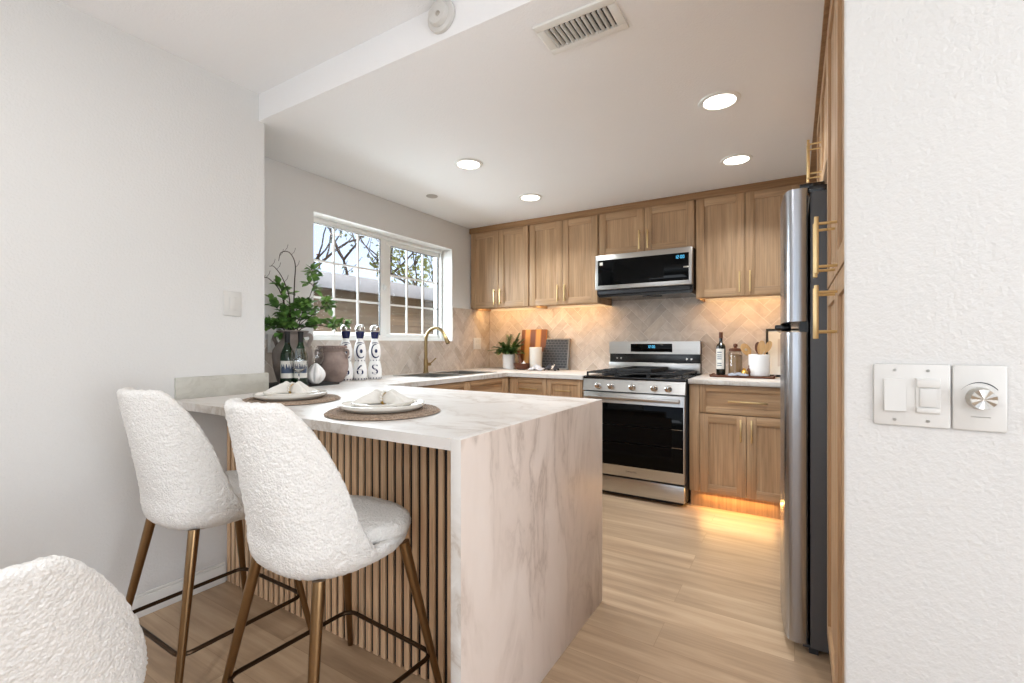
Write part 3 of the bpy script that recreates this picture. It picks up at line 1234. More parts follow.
st = make_stool('bar_stool', 'nearer white textured bar stool, by the waterfall end of the peninsula', .625, 1.008, True)
st['group'] = 'white bar stools at the peninsula'
st.location = (-1.236, .948, 0)
st.rotation_euler = (0, 0, math.radians(-3))
s2 = copy_tree(st)
s2.location = (-1.908, .935, 0)
s2.rotation_euler = (0, 0, 0)
s2['label'] = 'farther white textured bar stool, between the left wall and the other bar stool'
dc = make_stool('dining_chair', 'white textured dining chair, only its rounded back visible at the lower left corner', .47, .803, False)
dc.location = (-1.355, .262, 0)
dc.rotation_euler = (0, 0, math.radians(80))

# ------------------------------------------------------------------ place settings on the peninsula


def make_mat(loc, label):
    mb = MB()
    R = .205
    n, turns = 0, 17
    pts = []
    for i in range(turns):
        pass
    mb.lathe([(R - .006, 0), (R, .003), (R - .004, .006), (R - .02, .006)], (0, 0, 0), 64)
    for k in range(1, 12):
        r = R - .004 - k * .0085
        q = [(r * math.cos(2 * PI * i / 110), r * math.sin(2 * PI * i / 110), .0062 + .0012 * math.sin(i * PI)) for i in range(110)]
        q = [(x * (1 + .006 * math.cos(i * PI)), y * (1 + .006 * math.cos(i * PI)), z + (.001 if i % 2 else -.0006)) for i, (x, y, z) in enumerate(q)]
        mb.tube(q, .0042, 6, closed=True)
    o = mb.build('placemat', RATTAN)
    o.location = loc
    return tag(o, label, 'placemat', 'woven placemats')


def make_plate(R, H, loc, name, label, group):
    mb = MB()
    mb.lathe([(R * .78, 0), (R * .90, .003), (R * .985, H * .6), (R, H), (R * .995, H + .003), (R * .97, H + .0035), (R * .90, H * .7 + .001), (R * .78, H * .5), (R * .0 + .002, H * .45)], (0, 0, 0), 72)
    o = mb.build(name, CERAM)
    o.location = loc
    return tag(o, label, 'plate', group)


def make_napkin(loc, rz, where):
    root = thing('napkin', 'folded white napkin fanned out on the plate ' + where, 'napkin', loc, rz, 'fanned white napkins')
    mb = MB()
    nu, nv = 44, 36
    rings = []
    for i in range(nu + 1):
        t = i / nu * 2 - 1                 # -1 .. 1 along the cloth, ring at about .15
        s = t - .12
        L = .118
        spread = .014 + (.085 if s < 0 else .06) * sp(0, .95, abs(s)) + .008 * abs(s)
        r = []
        for j in range(nv + 1):
            a = j / nv * 2 - 1
            pinch = 1 - sp(0, .5, abs(s))
            fold = math.sin(a * 3.2 * PI + t * .8) * (.008 * (1 - .4 * abs(s)))
            z = .003 + .010 * (1 - a ** 4) + .020 * pinch * (1 - a * a) + fold * (1 - a ** 4) + .026 * (1 - a * a) * sp(.0, .3, abs(s)) * (1 - sp(.25, .9, abs(s))) - .012 * sp(.5, 1, abs(s))
            r.append((t * L + .012 * a * a * (1 if s > 0 else -1) * -abs(s), a * spread + .012 * math.sin(t * 2.3), max(.0015, z)))
        rings.append(r)
    mb.loft(rings, closed=False)
    o = mb.build('cloth', LINEN, root, smooth=60)
    so = o.modifiers.new('thickness', 'SOLIDIFY')
    so.thickness = .0022
    so.offset = 0
    mb = MB()
    cx = .12 * .135
    ring = [(cx, .021 * math.cos(2 * PI * i / 40), .020 + .020 * math.sin(2 * PI * i / 40)) for i in range(40)]
    mb.tube(ring, .0045, 10, closed=True)
    rg_ = mb.build('napkin_ring', GOLD, root)
    mb = MB()
    for k in range(9):
        a = -.2 + (PI + .4) * k / 8
        c = Vector((cx, .024 * math.cos(a), .021 + .024 * math.sin(a)))
        mb.lathe([(.001, -.006), (.0045, -.004), (.0062, 0), (.0045, .004), (.001, .006)], c, 10)
    mb.build('bead', CERAM, rg_)
    return root


for (x, y, rz, w) in ((-1.285, 1.205, math.radians(18), 'in front of the nearer stool'), (-1.905, 1.245, math.radians(18), 'by the left wall')):
    make_mat((x, y, CT + .0005), 'round woven rattan placemat ' + w)
    make_plate(.150, .021, (x - .005, y, CT + .0115), 'dinner_plate', 'large cream dinner plate on the placemat ' + w, 'cream dinner plates')
    make_plate(.112, .014, (x - .012, y + .005, CT + .0118 + .0105), 'salad_plate', 'smaller cream plate stacked on the dinner plate ' + w, 'cream salad plates')
    make_napkin((x - .02, y + .0, CT + .0300), rz, w)

# ------------------------------------------------------------------ vessels in the corner by the window
m = MB(); m.box(-.17, .17, -.24, .24, 0, .012, bev=.004); m.box(-.155, .155, -.225, .225, .0115, .014, bev=.001)
o = m.build('serving_tray', SLATE)
o.location = (-2.585, 1.66, CT + .0005)
tag(o, 'dark slate tray under the tall jug and wine bottles in the corner', 'tray')
TZ = CT + .0148


def handles(mb, r, z0, z1, out, thick, ang):
    for a in (ang, ang + PI):
        d = Vector((math.cos(a), math.sin(a), 0))
        p = [d * (r[0] - .008) + Vector((0, 0, z1)), d * (r[0] + out * .8) + Vector((0, 0, z1 + .004)), d * (r[0] + out) + Vector((0, 0, z1 - .02)), d * (r[0] + out * .8) + Vector((0, 0, (z0 + z1) / 2)), d * (r[1] - .006) + Vector((0, 0, z0))]
        mb.tube(bez(p, 6), thick, 10)


va = thing('clay_jug', 'tall slim grey clay jug with two handles holding leafy branches', 'vase', (-2.577, 1.690, TZ))
m = MB()
m.lathe([(.07, 0), (.084, .012), (.104, .09), (.112, .16), (.108, .20), (.085, .235), (.066, .255), (.062, .275), (.066, .295), (.086, .305), (.090, .312), (.086, .316), (.06, .312), (.052, .28), (.07, .235), (.095, .19), (.09, .08), (.05, .02)], (0, 0, 0), 48)
m.build('body', CLAYG, va)
m = MB(); handles(m, (.066, .098), .215, .285, .045, .011, math.radians(32))
m.build('handle', CLAYG, va)
# greenery standing in the jug


def leaf(mb, p, d, up, L, W, mi=0):
    d = d.normalized()
    s = d.cross(up)
    if s.length < 1e-3:
        s = Vector((1, 0, 0))
    s.normalize()
    n = s.cross(d)
    prof = [(0, 0), (.25, .62), (.5, 1), (.75, .72), (1, 0)]
    cen = [mb.bm.verts.new(p + d * L * t - n * L * .18 * t * t) for t, _ in prof]
    A = [mb.bm.verts.new(p + d * L * t + s * W * w + n * W * .3 * w - n * L * .18 * t * t) for t, w in prof[1:-1]]
    B = [mb.bm.verts.new(p + d * L * t - s * W * w + n * W * .3 * w - n * L * .18 * t * t) for t, w in prof[1:-1]]
    for side, flip in ((A, 0), (B, 1)):
        ch = [(cen[0], side[0], cen[1])] + [(cen[k + 1], side[k], side[k + 1], cen[k + 2]) for k in range(2)] + [(cen[3], side[2], cen[4])]
        for f in ch:
            mb.bm.faces.new(f if not flip else tuple(reversed(f))).material_index = mi


def leafy(label, pts, nl, seed, L=(.035, .06), base=(-2.577, 1.690, CT + .30), spread=.075, start=.35):
    rnd = random.Random(seed)
    root = thing('leafy_branch', label, 'plant', base, 0, 'leafy branches in the clay jug')
    cur = bez(pts, 10)
    mb = MB()
    n = len(cur)
    mb.tube(cur, .003, 7, radii=[.0036 - .0026 * i / (n - 1) for i in range(n)])
    lf = MB()
    tips = []
    for k in range(17):
        t = start + (1 - start) * k / 16
        i = min(n - 2, int(t * (n - 1)))
        p = cur[i]
        dr = Vector((rnd.uniform(-1, 1), rnd.uniform(-1, 1), rnd.uniform(-.2, .9))).normalized()
        q = p + dr * rnd.uniform(.4, 1) * spread
        mb.tube([p, (p + q) / 2 + Vector((0, 0, .006)), q], .0014, 5, radii=[.0018, .0014, .0009])
        tips.append((p, q))
    tips.append((cur[-4], cur[-1]))
    mb.build('stem', TWIG, root)
    for p, q in tips:
        d0 = (q - p).normalized()
        for k in range(nl):
            t = rnd.uniform(.25, 1.0)
            s = p.lerp(q, t)
            d = (d0 + Vector((rnd.uniform(-1, 1), rnd.uniform(-1, 1), rnd.uniform(-.7, .7)))).normalized()
            l = rnd.uniform(*L)
            leaf(lf, s, d, Vector((rnd.uniform(-.5, .5), rnd.uniform(-.5, .5), 1)), l, l * .30)
    lf.build('foliage', GREEN, root, normals=False)
    return root


# local x,y axes are the room's; (.85,.52) is to the right in the photo, (-.52,.85) away from the camera
def rt(a, b, z):
    return (a * .8535 - b * .521, a * .521 + b * .8535, z)


leafy('leafy branch filling the left of the clay jug up to the wall edge', [(0, 0, -.25), rt(-.01, 0, 0), rt(-.05, 0, .10), rt(-.10, -.01, .18)], 7, 1)
leafy('leafy branch rising highest at the middle left of the clay jug', [(0, 0, -.25), rt(.0, -.02, .0), rt(-.03, -.02, .15), rt(-.065, -.02, .30)], 7, 2)
leafy('leafy branch drooping low on the left over the clay jug rim', [(0, 0, -.25), rt(-.02, -.04, .01), rt(-.07, -.06, .05), rt(-.11, -.07, .05)], 8, 3, spread=.06)
leafy('leafy branch at the middle right of the clay jug', [(0, 0, -.25), rt(.01, .0, .02), rt(.05, .0, .12), rt(.09, .01, .20)], 7, 4)
leafy('sparse leafy branch reaching up in front of the window edge', [(0, 0, -.25), rt(.02, .01, .02), rt(.09, .0, .20), rt(.13, .0, .33), rt(.11, 0, .41)], 3, 5, spread=.045, start=.6)
leafy('leafy branch stretching far right across the window sill', [(0, 0, -.25), rt(.02, .01, .01), rt(.14, -.01, .06), rt(.24, -.02, .05), rt(.33, -.02, .07)], 6, 6, spread=.055)
leafy('leafy branch leaning right before the lower window panes', [(0, 0, -.25), rt(.02, .0, .02), rt(.10, .02, .12), rt(.18, .0, .17), rt(.21, .0, .21)], 4, 8, spread=.055, start=.5)
for lab, pts in (('bare curly twig looping highest above the clay jug', [(0, 0, -.25), rt(0, .01, .05), rt(.01, .0, .30), rt(.015, 0, .43), rt(-.02, 0, .50), rt(-.07, 0, .50), rt(-.085, 0, .45)]),
                 ('bare curly twig bending left above the clay jug', [(0, 0, -.25), rt(-.01, -.01, .05), rt(-.01, -.02, .22), rt(-.05, -.02, .34), rt(-.10, -.02, .41), rt(-.13, -.02, .415)]),
                 ('bare curly twig bowing low left toward the wall end', [(0, 0, -.25), rt(-.02, -.01, .05), rt(-.06, -.02, .25), rt(-.12, -.02, .33), rt(-.16, -.02, .345), rt(-.19, -.02, .30)])):
    tw = thing('curly_twig', lab, 'plant', (-2.577, 1.690, CT + .30), 0, 'curly twigs in the clay jug')
    cur = bez(pts, 10)
    m = MB(); m.tube(cur, .003, 7, radii=[.0045 - .003 * i / (len(cur) - 1) for i in range(len(cur))])
    m.build('stem', TWIG, tw)
    for i in range(28, len(cur) - 2, 9):
        m = MB(); m.tube([cur[i], cur[i] + Vector(rt(.018, .0, .02)), cur[i] + Vector(rt(.024, 0, .042))], .0012, 5)
        m.build('side_twig', TWIG, tw)


def wine_bottle(loc, label):
    root = thing('wine_bottle', label, 'bottle', loc, 0, 'green wine bottles')
    root.scale = (.93, .93, .93)
    m = MB()
    m.lathe([(.030, 0), (.0385, .004), (.040, .012), (.040, .17), (.037, .195), (.026, .225), (.0165, .25), (.0145, .27), (.0145, .318), (.016, .32), (.016, .328), (.012, .33)], (0, 0, 0), 36)
    m.build('glass', BGLASS, root)
    m = MB(); m.lathe([(.0153, .262), (.0153, .318), (.0168, .319), (.0168, .330), (.004, .331)], (0, 0, 0), 28)
    m.build('capsule', BLACKM, root)
    # paper label facing the room
    m = MB()
    a0 = math.atan2(-loc[1], -loc[0])
    rings = []
    for z in (.045, .15):
        rings.append([(.0405 * math.cos(a0 + t), .0405 * math.sin(a0 + t), z) for t in [-1.15 + 2.3 * i / 24 for i in range(25)]])
    m.loft(rings, closed=False)
    lab = m.build('paper_label', LABELC, root)
    m = MB()
    rnd = random.Random(5)
    prev = .09
    tops = [.09 + .035 * abs(math.sin(i * .9)) + .012 * rnd.random() for i in range(21)]
    rings = [[(.0409 * math.cos(a0 + t), .0409 * math.sin(a0 + t), z) for t, z in zip([-1.0 + 2.0 * i / 20 for i in range(21)], zs)] for zs in ([.075] * 21, tops)]
    m.loft(rings, closed=False)
    m.build('label_picture', INK, lab)
    return root


wine_bottle((-2.475, 1.590, TZ), 'green wine bottle nearest the wall end, in front of the tall jug')
wine_bottle((-2.425, 1.640, TZ), 'green wine bottle behind the front wine glass')


def wine_glass(loc, label):
    m = MB()
    m.lathe([(.036, 0), (.036, .0015), (.01, .005), (.0042, .012), (.0038, .085), (.010, .092), (.030, .108), (.041, .13), (.044, .155), (.040, .19), (.0355, .225),
             (.0345, .225), (.039, .19), (.043, .155), (.040, .131), (.029, .110), (.004, .096)], (0, 0, 0), 40)
    o = m.build('wine_glass', CLEAR, smooth=50)
    o.location = loc
    return tag(o, label, 'wine glass', 'clear wine glasses')


wine_glass((-2.345, 1.575, CT + .0005), 'clear wine glass in front of the green bottles')
wine_glass((-2.535, 1.825, TZ), 'clear wine glass standing behind the white ribbed ornament')
# lobed white ornament
m = MB()
R_ = []
for k in range(25):
    v = k / 24
    z = .122 * v
    r = .062 * math.sin(PI * (v * .93 + .05)) ** .62 * (1 - .42 * v ** 2.2)
    R_.append([((r * (1 - .16 * abs(math.cos(3.5 * a)) ** 6)) * math.cos(a), (r * (1 - .16 * abs(math.cos(3.5 * a)) ** 6)) * math.sin(a), z) for a in [2 * PI * i / 84 for i in range(84)]])
m.loft(R_)
o = m.build('lobed_ornament', CERAMW, smooth=60)
o.location = (-2.435, 1.745, TZ if False else CT + .0145)
tag(o, 'white ribbed bulb-shaped ornament beside the second wine glass', 'ornament')
# round clay pot
cp = thing('clay_pot', 'round brown clay pot with two small handles beside the blue and white bottles', 'vase', (-2.575, 1.965, CT + .0005))
m = MB()
m.lathe([(.055, 0), (.070, .010), (.092, .05), (.104, .10), (.102, .14), (.088, .178), (.077, .198), (.080, .215), (.092, .232), (.094, .238), (.088, .240), (.072, .215), (.07, .195), (.09, .14), (.09, .08), (.04, .02)], (0, 0, 0), 48)
m.build('body', CLAY, cp)
m = MB()
for k in range(34):
    a = 2 * PI * k / 34
    m.lathe([(.001, -.006), (.005, -.003), (.005, .003), (.001, .006)], (.090 * math.cos(a), .090 * math.sin(a), .226), 8)
m.build('rim_beading', CLAY, cp)
m = MB(); handles(m, (.084, .101), .150, .205, .022, .008, math.radians(32))
m.build('handle', CLAY, cp)


def tequila(loc, letter, label):
    root = thing('ceramic_bottle', label, 'bottle', loc, math.atan2(-loc[1], -loc[0]) + PI / 2, 'blue and white ceramic bottles')
    prof = [(.040, 0), (.045, .004), (.048, .03), (.0475, .07), (.040, .11), (.0335, .132), (.036, .15), (.0415, .18), (.0415, .205), (.035, .24), (.0245, .268), (.0205, .285), (.0205, .288)]

    def rad(z):
        for (r0, za), (r1, zb) in zip(prof[:-1], prof[1:]):
            if za <= z <= zb:
                return r0 + (r1 - r0) * (z - za) / max(1e-6, zb - za)
        return prof[-1][0]
    m = MB(); m.lathe(prof, (0, 0, 0), 40)
    m.build('body', CERAMW, root, smooth=60)

    def wrap(x, z):
        r = rad(z) + .0008
        a = -PI / 2 + x / r
        return (r * math.cos(a), r * math.sin(a), z)
    m = MB()
    P2, F2 = text_mesh(letter, .10)
    vs = [m.bm.verts.new(wrap(p[0] * 1.1, .068 + p[1])) for p in P2]
    for f in F2:
        try:
            m.bm.faces.new([vs[i] for i in f])
        except ValueError:
            pass
    m.build('painted_letter', BLUE, root, smooth=0)
    m = MB()

    def band(cx, cz, rx, rz_, t, a0=0, a1=2 * PI, n=30):
        rg_ = []
        for i in range(n + 1):
            a = a0 + (a1 - a0) * i / n
            w = t * (.45 + .55 * math.sin((i / n) * PI)) if a1 - a0 < 6 else t
            rg_.append([wrap(cx + (rx - w) * math.cos(a), cz + (rz_ - w) * math.sin(a)), wrap(cx + rx * math.cos(a), cz + rz_ * math.sin(a))])
        m.loft(rg_, closed=False)
    band(.006, .20, .034, .050, .011, PI * .45, PI * 1.75)
    band(.008, .20, .010, .014, .0099)
    band(0, .249, .03, .012, .006, 0.2, PI - .2)
    for k in range(14):
        band(-.13 + .26 * k / 13, .010, .0055, .005, .0049, n=10)
    for k in range(10):
        band(-.10 + .2 * k / 9, .135, .004, .004, .0039, n=10)
    m.build('painted_pattern', BLUE, root, smooth=0)
    m = MB(); m.lathe([(.0205, .287), (.0225, .292), (.0285, .318), (.030, .332), (.026, .336)], (0, 0, 0), 32)
    nk = m.build('stopper_neck', BLUE, root)
    m = MB(); m.lathe([(.0265, .336), (.031, .342), (.0325, .352), (.031, .364), (.024, .376), (.012, .382), (.001, .384)], (0, 0, 0), 32)
    m.build('stopper_cap', CHROME, root)
    return root


tequila((-2.60, 2.095, CT + .0005), '6', 'blue and white ceramic bottle half hidden by the round clay pot')
tequila((-2.565, 2.185, CT + .0005), '6', 'blue and white ceramic bottle painted with a 6, in the middle of its row')
tequila((-2.545, 2.30, CT + .0005), 'S', 'blue and white ceramic bottle painted with an S, nearest the faucet')

# ------------------------------------------------------------------ back counter, left of the range
pp = thing('potted_fern', 'green fern in a white pot on the back counter corner', 'potted plant', (-2.455, 3.96, CT + .0005))
m = MB(); m.lathe([(.056, 0), (.060, .004), (.064, .08), (.065, .145), (.061, .146), (.058, .125), (.003, .12)], (0, 0, 0), 36)
m.build('pot', CERAMW, pp)
m = MB(); m.lathe([(.001, .118), (.0585, .120), (.0585, .13), (.03, .136), (.001, .138)], (0, 0, 0), 24)
m.build('soil', SLATE, pp)
m = MB(); st_ = MB()
rnd = random.Random(11)
for k in range(44):
    a = 2 * PI * k / 44 + rnd.uniform(-.2, .2)
    ln = rnd.uniform(.10, .25)
    el = rnd.uniform(.25, 1.2)
    d = Vector((math.cos(a) * math.cos(el), math.sin(a) * math.cos(el) * .55, math.sin(el)))
    if d.y > 0:
        d.y *= .4
    p0 = Vector((math.cos(a) * .03, math.sin(a) * .03, .135))
    cur = bez([p0, p0 + d * ln * .5 + Vector((0, 0, .015)), p0 + d * ln + Vector((0, 0, -.03 * math.cos(el)))], 8)
    st_.tube(cur, .0013, 5)
    for i in range(3, len(cur)):
        t = i / (len(cur) - 1)
        dd = (cur[i] - cur[i - 1]).normalized()
        sd = dd.cross(Vector((0, 0, 1)))
        if sd.length < .1:
            sd = Vector((1, 0, 0))
        sd.normalize()
        for s in (-1, 1):
            leaf(m, cur[i], (sd * s + dd * .8), Vector((0, 0, 1)), .046 * (1.15 - .6 * t), .0095)
st_.build('stem', GREEN, pp)
m.build('foliage', FERNG, pp, normals=False)


def lean(w, h, t, ang):
    """A board leaning back against the wall, its foot at y = 0."""
    return Matrix.Rotation(-ang, 4, 'X')


cb = thing('cutting_board', 'tall striped amber wood cutting board leaning against the tiles', 'cutting board', (-2.235, 4.035, CT + .001))
m = MB(); m.box(-.145, .145, 0, .018, 0, .40, bev=.008, seg=3)
o = m.build('board', BOARD, cb)
cb.rotation_euler = (-.14, 0, 0)
bk = thing('patterned_board', 'black board with rows of small pale bricks leaning against the tiles', 'board', (-1.985, 4.03, CT + .003))
m = MB(); m.box(-.145, .145, 0, .016, 0, .305, bev=.003)
m.build('panel', plain('pale_grout_print', '#7f7c78', .7), bk)
m = MB()
rnd = random.Random(4)
for r in range(11):
    z0 = .016 + r * .0255
    x = -.13 - (.02 if r % 2 else 0)
    while x < .128:
        w = .036
        a, b = max(x, -.13), min(x + w - .003, .130)
        if b - a > .006:
            m.box(a, b, -.0012, .0, z0, z0 + .0225)
        x += w
m.build('brick_pattern', plain('charcoal_print', '#2b2d31', .6, 0, .35, 60), bk, smooth=0)
bk.rotation_euler = (-.17, 0, 0)
cn = thing('canister', 'cream cylindrical canister in front of the leaning boards', 'canister', (-2.145, 3.955, CT + .0005))
m = MB(); m.lathe([(.056, 0), (.060, .004), (.060, .196), (.057, .2)], (0, 0, 0), 36)
m.build('body', CERAM, cn)
m = MB(); m.lathe([(.058, .2), (.061, .203), (.061, .215), (.057, .219), (.001, .220)], (0, 0, 0), 36)
m.build('lid', CERAM, cn)
wb = thing('wooden_bowl', 'dark reddish wooden bowl tipped forward beside the fern', 'bowl', (-2.265, 3.90, CT + .001))
m = MB(); m.lathe([(.030, 0), (.052, .006), (.075, .03), (.083, .062), (.078, .063), (.068, .034), (.045, .012), (.001, .010)], (0, 0, 0), 40)
o = m.build('body', WALNUT, wb)
wp = thing('wooden_pestle', 'reddish wooden pestle with a round knob, leaning in the wooden bowl', 'pestle', (-2.285, 3.915, CT + .014))
m = MB(); m.tube([(0, 0, 0), (-.004, .0, .02), (-.018, .01, .08), (-.032, .016, .13)], .014, 14, radii=[.014, .02, .014, .012])
m.build('shaft', WALNUT, wp)
m = MB(); m.lathe([(.002, .118), (.020, .124), (.028, .142), (.026, .158), (.014, .168), (.001, .170)], (-.035, .017, 0), 20)
m.build('knob', WALNUT, wp)
m = MB(); m.lathe([(.012, 0), (.030, .006), (.036, .024), (.026, .042), (.008, .056), (.003, .07), (.001, .071)], (0, 0, 0), 24)
o = m.build('garlic_bulb', CERAMW)
o.location = (-2.235, 3.88, CT + .018)
tag(o, 'white garlic bulb in the wooden bowl', 'garlic')


def crumple(name, mat_, loc, label, sx, sy, h, seed, mats2=None):
    mb = MB()
    n = 34
    rings = []
    for i in range(n + 1):
        r = []
        for j in range(n + 1):
            a, b = i / n * 2 - 1, j / n * 2 - 1
            q = max(0, 1 - (a * a + b * b) * .55)
            z = h * q * (.65 + .5 * noise.noise(Vector((a * 2.2 + seed, b * 2.2, seed)))) + .004 * noise.noise(Vector((a * 7, b * 7, seed)))
            r.append((a * sx * (1 - .12 * b * b), b * sy * (1 - .15 * a * a), max(.001, z)))
        rings.append(r)
    mb.loft(rings, closed=False)
    for f in mb.bm.faces:
        c = f.calc_center_median()
        f.material_index = 1 if mats2 and abs(c.x - .35 * sx) < .10 * sx else 0
    o = mb.build(name, [mat_] + ([mats2] if mats2 else []), smooth=80)
    so = o.modifiers.new('thickness', 'SOLIDIFY')
    so.thickness = .003
    so.offset = 1
    o.location = loc
    return tag(o, label, 'cloth')


crumple('kitchen_cloth', plain('pale_blue_grey_cotton', '#c6c8ce', .9, 0, .25, 40), (-2.075, 3.845, CT + .0005), 'crumpled pale grey cloth in front of the cream canister', .075, .05, .055, 2.3)
crumple('striped_cloth', plain('charcoal_cotton', '#34343a', .9, 0, .2), (-1.945, 3.90, CT + .0005), 'folded charcoal cloth with a white stripe before the patterned board', .065, .05, .075, 5.1, LINEN)

# ------------------------------------------------------------------ right counter
tr = thing('wooden_tray', 'reddish brown wooden serving board under the oil bottle and crock', 'tray', (-.335, 3.87, CT + .0005))
m = MB(); m.box(-.215, .215, -.10, .10, 0, .012, bev=.005)
m.build('board', WALNUT, tr)
m = MB(); m.box(-.218, -.205, -.10, .10, .010, .02, bev=.003); m.box(.205, .218, -.10, .10, .010, .02, bev=.003)
m.build('rim', WALNUT, tr)
BZ = CT + .0135
ob = thing('oil_bottle', 'dark oil bottle with a long cream label beside the range', 'bottle', (-.485, 3.885, BZ))
m = MB(); m.lathe([(.028, 0), (.032, .003), (.033, .012), (.033, .215), (.028, .232), (.015, .245), (.0125, .255), (.0125, .29)], (0, 0, 0), 28)
m.build('glass', OILGLASS, ob)
m = MB(); m.lathe([(.0145, .282), (.0145, .325), (.011, .328)], (0, 0, 0), 20)
m.build('cap', WALNUT, ob)
m = MB()
a0 = math.atan2(-3.885, .485)
m.loft([[(.0335 * math.cos(a0 - .35 + t), .0335 * math.sin(a0 - .35 + t), z) for t in [-1.1 + 2.2 * i / 20 for i in range(21)]] for z in (.045, .20)], closed=False)
m.build('paper_label', LABELC, ob)
m = MB()
for z in (.07, .085, .12, .135, .15, .17):
    m.loft([[(.0339 * math.cos(a0 - .35 + t), .0339 * math.sin(a0 - .35 + t), zz) for t in [-.5 + 1.0 * i / 8 for i in range(9)]] for zz in (z, z + .006)], closed=False)
m.build('label_print', INK, ob)
jr = thing('glass_jar', 'clear jar of tan pasta with a dark wooden lid, next to the oil bottle', 'jar', (-.385, 3.895, BZ))
m = MB(); m.lathe([(.045, 0), (.048, .004), (.048, .16), (.041, .176), (.039, .18), (.0365, .18), (.045, .158), (.045, .005), (.001, .004)], (0, 0, 0), 32)
m.build('glass', CLEAR, jr)
m = MB(); m.lathe([(.001, .0045), (.0445, .005), (.0445, .15), (.03, .156), (.001, .158)], (0, 0, 0), 28)
m.build('pasta', PASTA, jr)
m = MB(); m.lathe([(.042, .18), (.046, .183), (.046, .198), (.03, .204), (.010, .206), (.010, .214), (.016, .22), (.014, .236), (.001, .240)], (0, 0, 0), 28)
m.build('lid', WALNUT, jr)
cr = thing('utensil_crock', 'white crock full of wooden utensils on the right counter', 'crock', (-.225, 3.885, BZ))
m = MB(); m.lathe([(.066, 0), (.070, .004), (.072, .155), (.070, .160), (.066, .158), (.065, .01), (.001, .008)], (0, 0, 0), 36)
m.build('body', CERAMW, cr)


def spoon(label, base, tip, width, hl, mat_=LTWOOD, hole=False, name='wooden_spoon'):
    """A utensil standing in the crock: shaft from base to tip, a flat rounded head at the tip."""
    b, t = Vector(base), Vector(tip)
    d = (t - b).normalized()
    right = Vector((.96, .0, 0))
    right = (right - d * right.dot(d)).normalized()
    n = d.cross(right)
    root = thing(name, label, 'utensil', b, 0, 'wooden utensils in the crock')
    m = MB()
    L = (t - b).length
    m.tube([Vector(), d * (L - hl + .01)], .005, 10, radii=[.006, .0045])
    m.build('shaft', mat_, root)
    m = MB()
    rings = []
    N = 28
    for off in (-.003, .003):
        r = []
        for i in range(N):
            a = 2 * PI * i / N
            r.append(d * (L - hl / 2 + hl / 2 * math.sin(a)) + right * (width / 2 * math.cos(a) * (1 + .12 * math.sin(a))) + n * (off + .004 * math.sin(a) ** 2))
        rings.append(r)
    if hole:
        inner = []
        for off in (.003, -.003):
            r = []
            for i in range(N):
                a = 2 * PI * i / N
                r.append(d * (L - hl / 2 + .010 * math.sin(a)) + right * (.010 * math.cos(a)) + n * off)
            inner.append(r)
        m.loft([rings[0], rings[1], inner[0], inner[1], rings[0]], cap0=False, cap1=False)
    else:
        m.loft(rings)
    m.build('head', mat_, root)
    return root


ZC = BZ + .012
spoon('pale wooden spoon with a hole, tilting left out of the crock', (-.205, 3.885, ZC), (-.335, 3.86, ZC + .225), .062, .10, hole=True, name='slotted_spoon')
spoon('wide wooden spatula standing upright in the middle of the crock', (-.235, 3.885, ZC), (-.205, 3.89, ZC + .25), .05, .11, name='wooden_spatula')
spoon('narrow wooden spoon tilting right out of the crock', (-.25, 3.88, ZC), (-.150, 3.885, ZC + .245), .042, .09)
spoon('dark wooden spoon rising behind the spatula in the crock', (-.225, 3.91, ZC), (-.235, 3.925, ZC + .24), .044, .09, WALNUT)
# small brass things and cloth in front
m = MB(); m.lathe([(.018, 0), (.026, .006), (.029, .024), (.022, .038), (.012, .044), (.014, .052), (.006, .058), (.001, .059)], (0, 0, 0), 24)
o = m.build('spice_pot', GOLD); o.location = (-.318, 3.815, BZ)
tag(o, 'small gold lidded pot in front of the pasta jar', 'pot')
m = MB(); m.lathe([(.014, 0), (.02, .004), (.024, .03), (.018, .048), (.008, .06), (.010, .075), (.004, .082), (.001, .083)], (0, 0, 0), 24)
o = m.build('pepper_mill', WALNUT); o.location = (-.285, 3.86, BZ)
tag(o, 'small brown wooden pepper mill between the jar and the crock', 'mill')
crumple('kitchen_cloth', plain('blue_white_cotton', '#b4bac8', .9, 0, .45, 45), (-.355, 3.80, BZ), 'crumpled blue and white cloth on the wooden serving board', .07, .032, .026, 8.7)
pf = thing('picture_frame', 'black framed white picture leaning on the tiles half behind the fridge', 'picture', (-.035, 4.04, CT + .002))
m = MB()
for a in ((-.155, -.14, 0, .37), (.14, .155, 0, .37), (-.14, .14, 0, .015), (-.14, .14, .355, .37)):
    m.box(a[0], a[1], 0, .018, a[2], a[3], bev=.001)
m.build('frame', BLACKM, pf)
m = MB(); m.box(-.14, .14, .008, .014, .015, .355)
m.build('mount', LABELC, pf)
m = MB(); m.box(-.075, .075, .0065, .0081, .08, .29)
m.build('print', plain('pale_print', '#d5ccc0', .6, 0, .15, 12), pf)
pf.rotation_euler = (-.15, 0, 0)

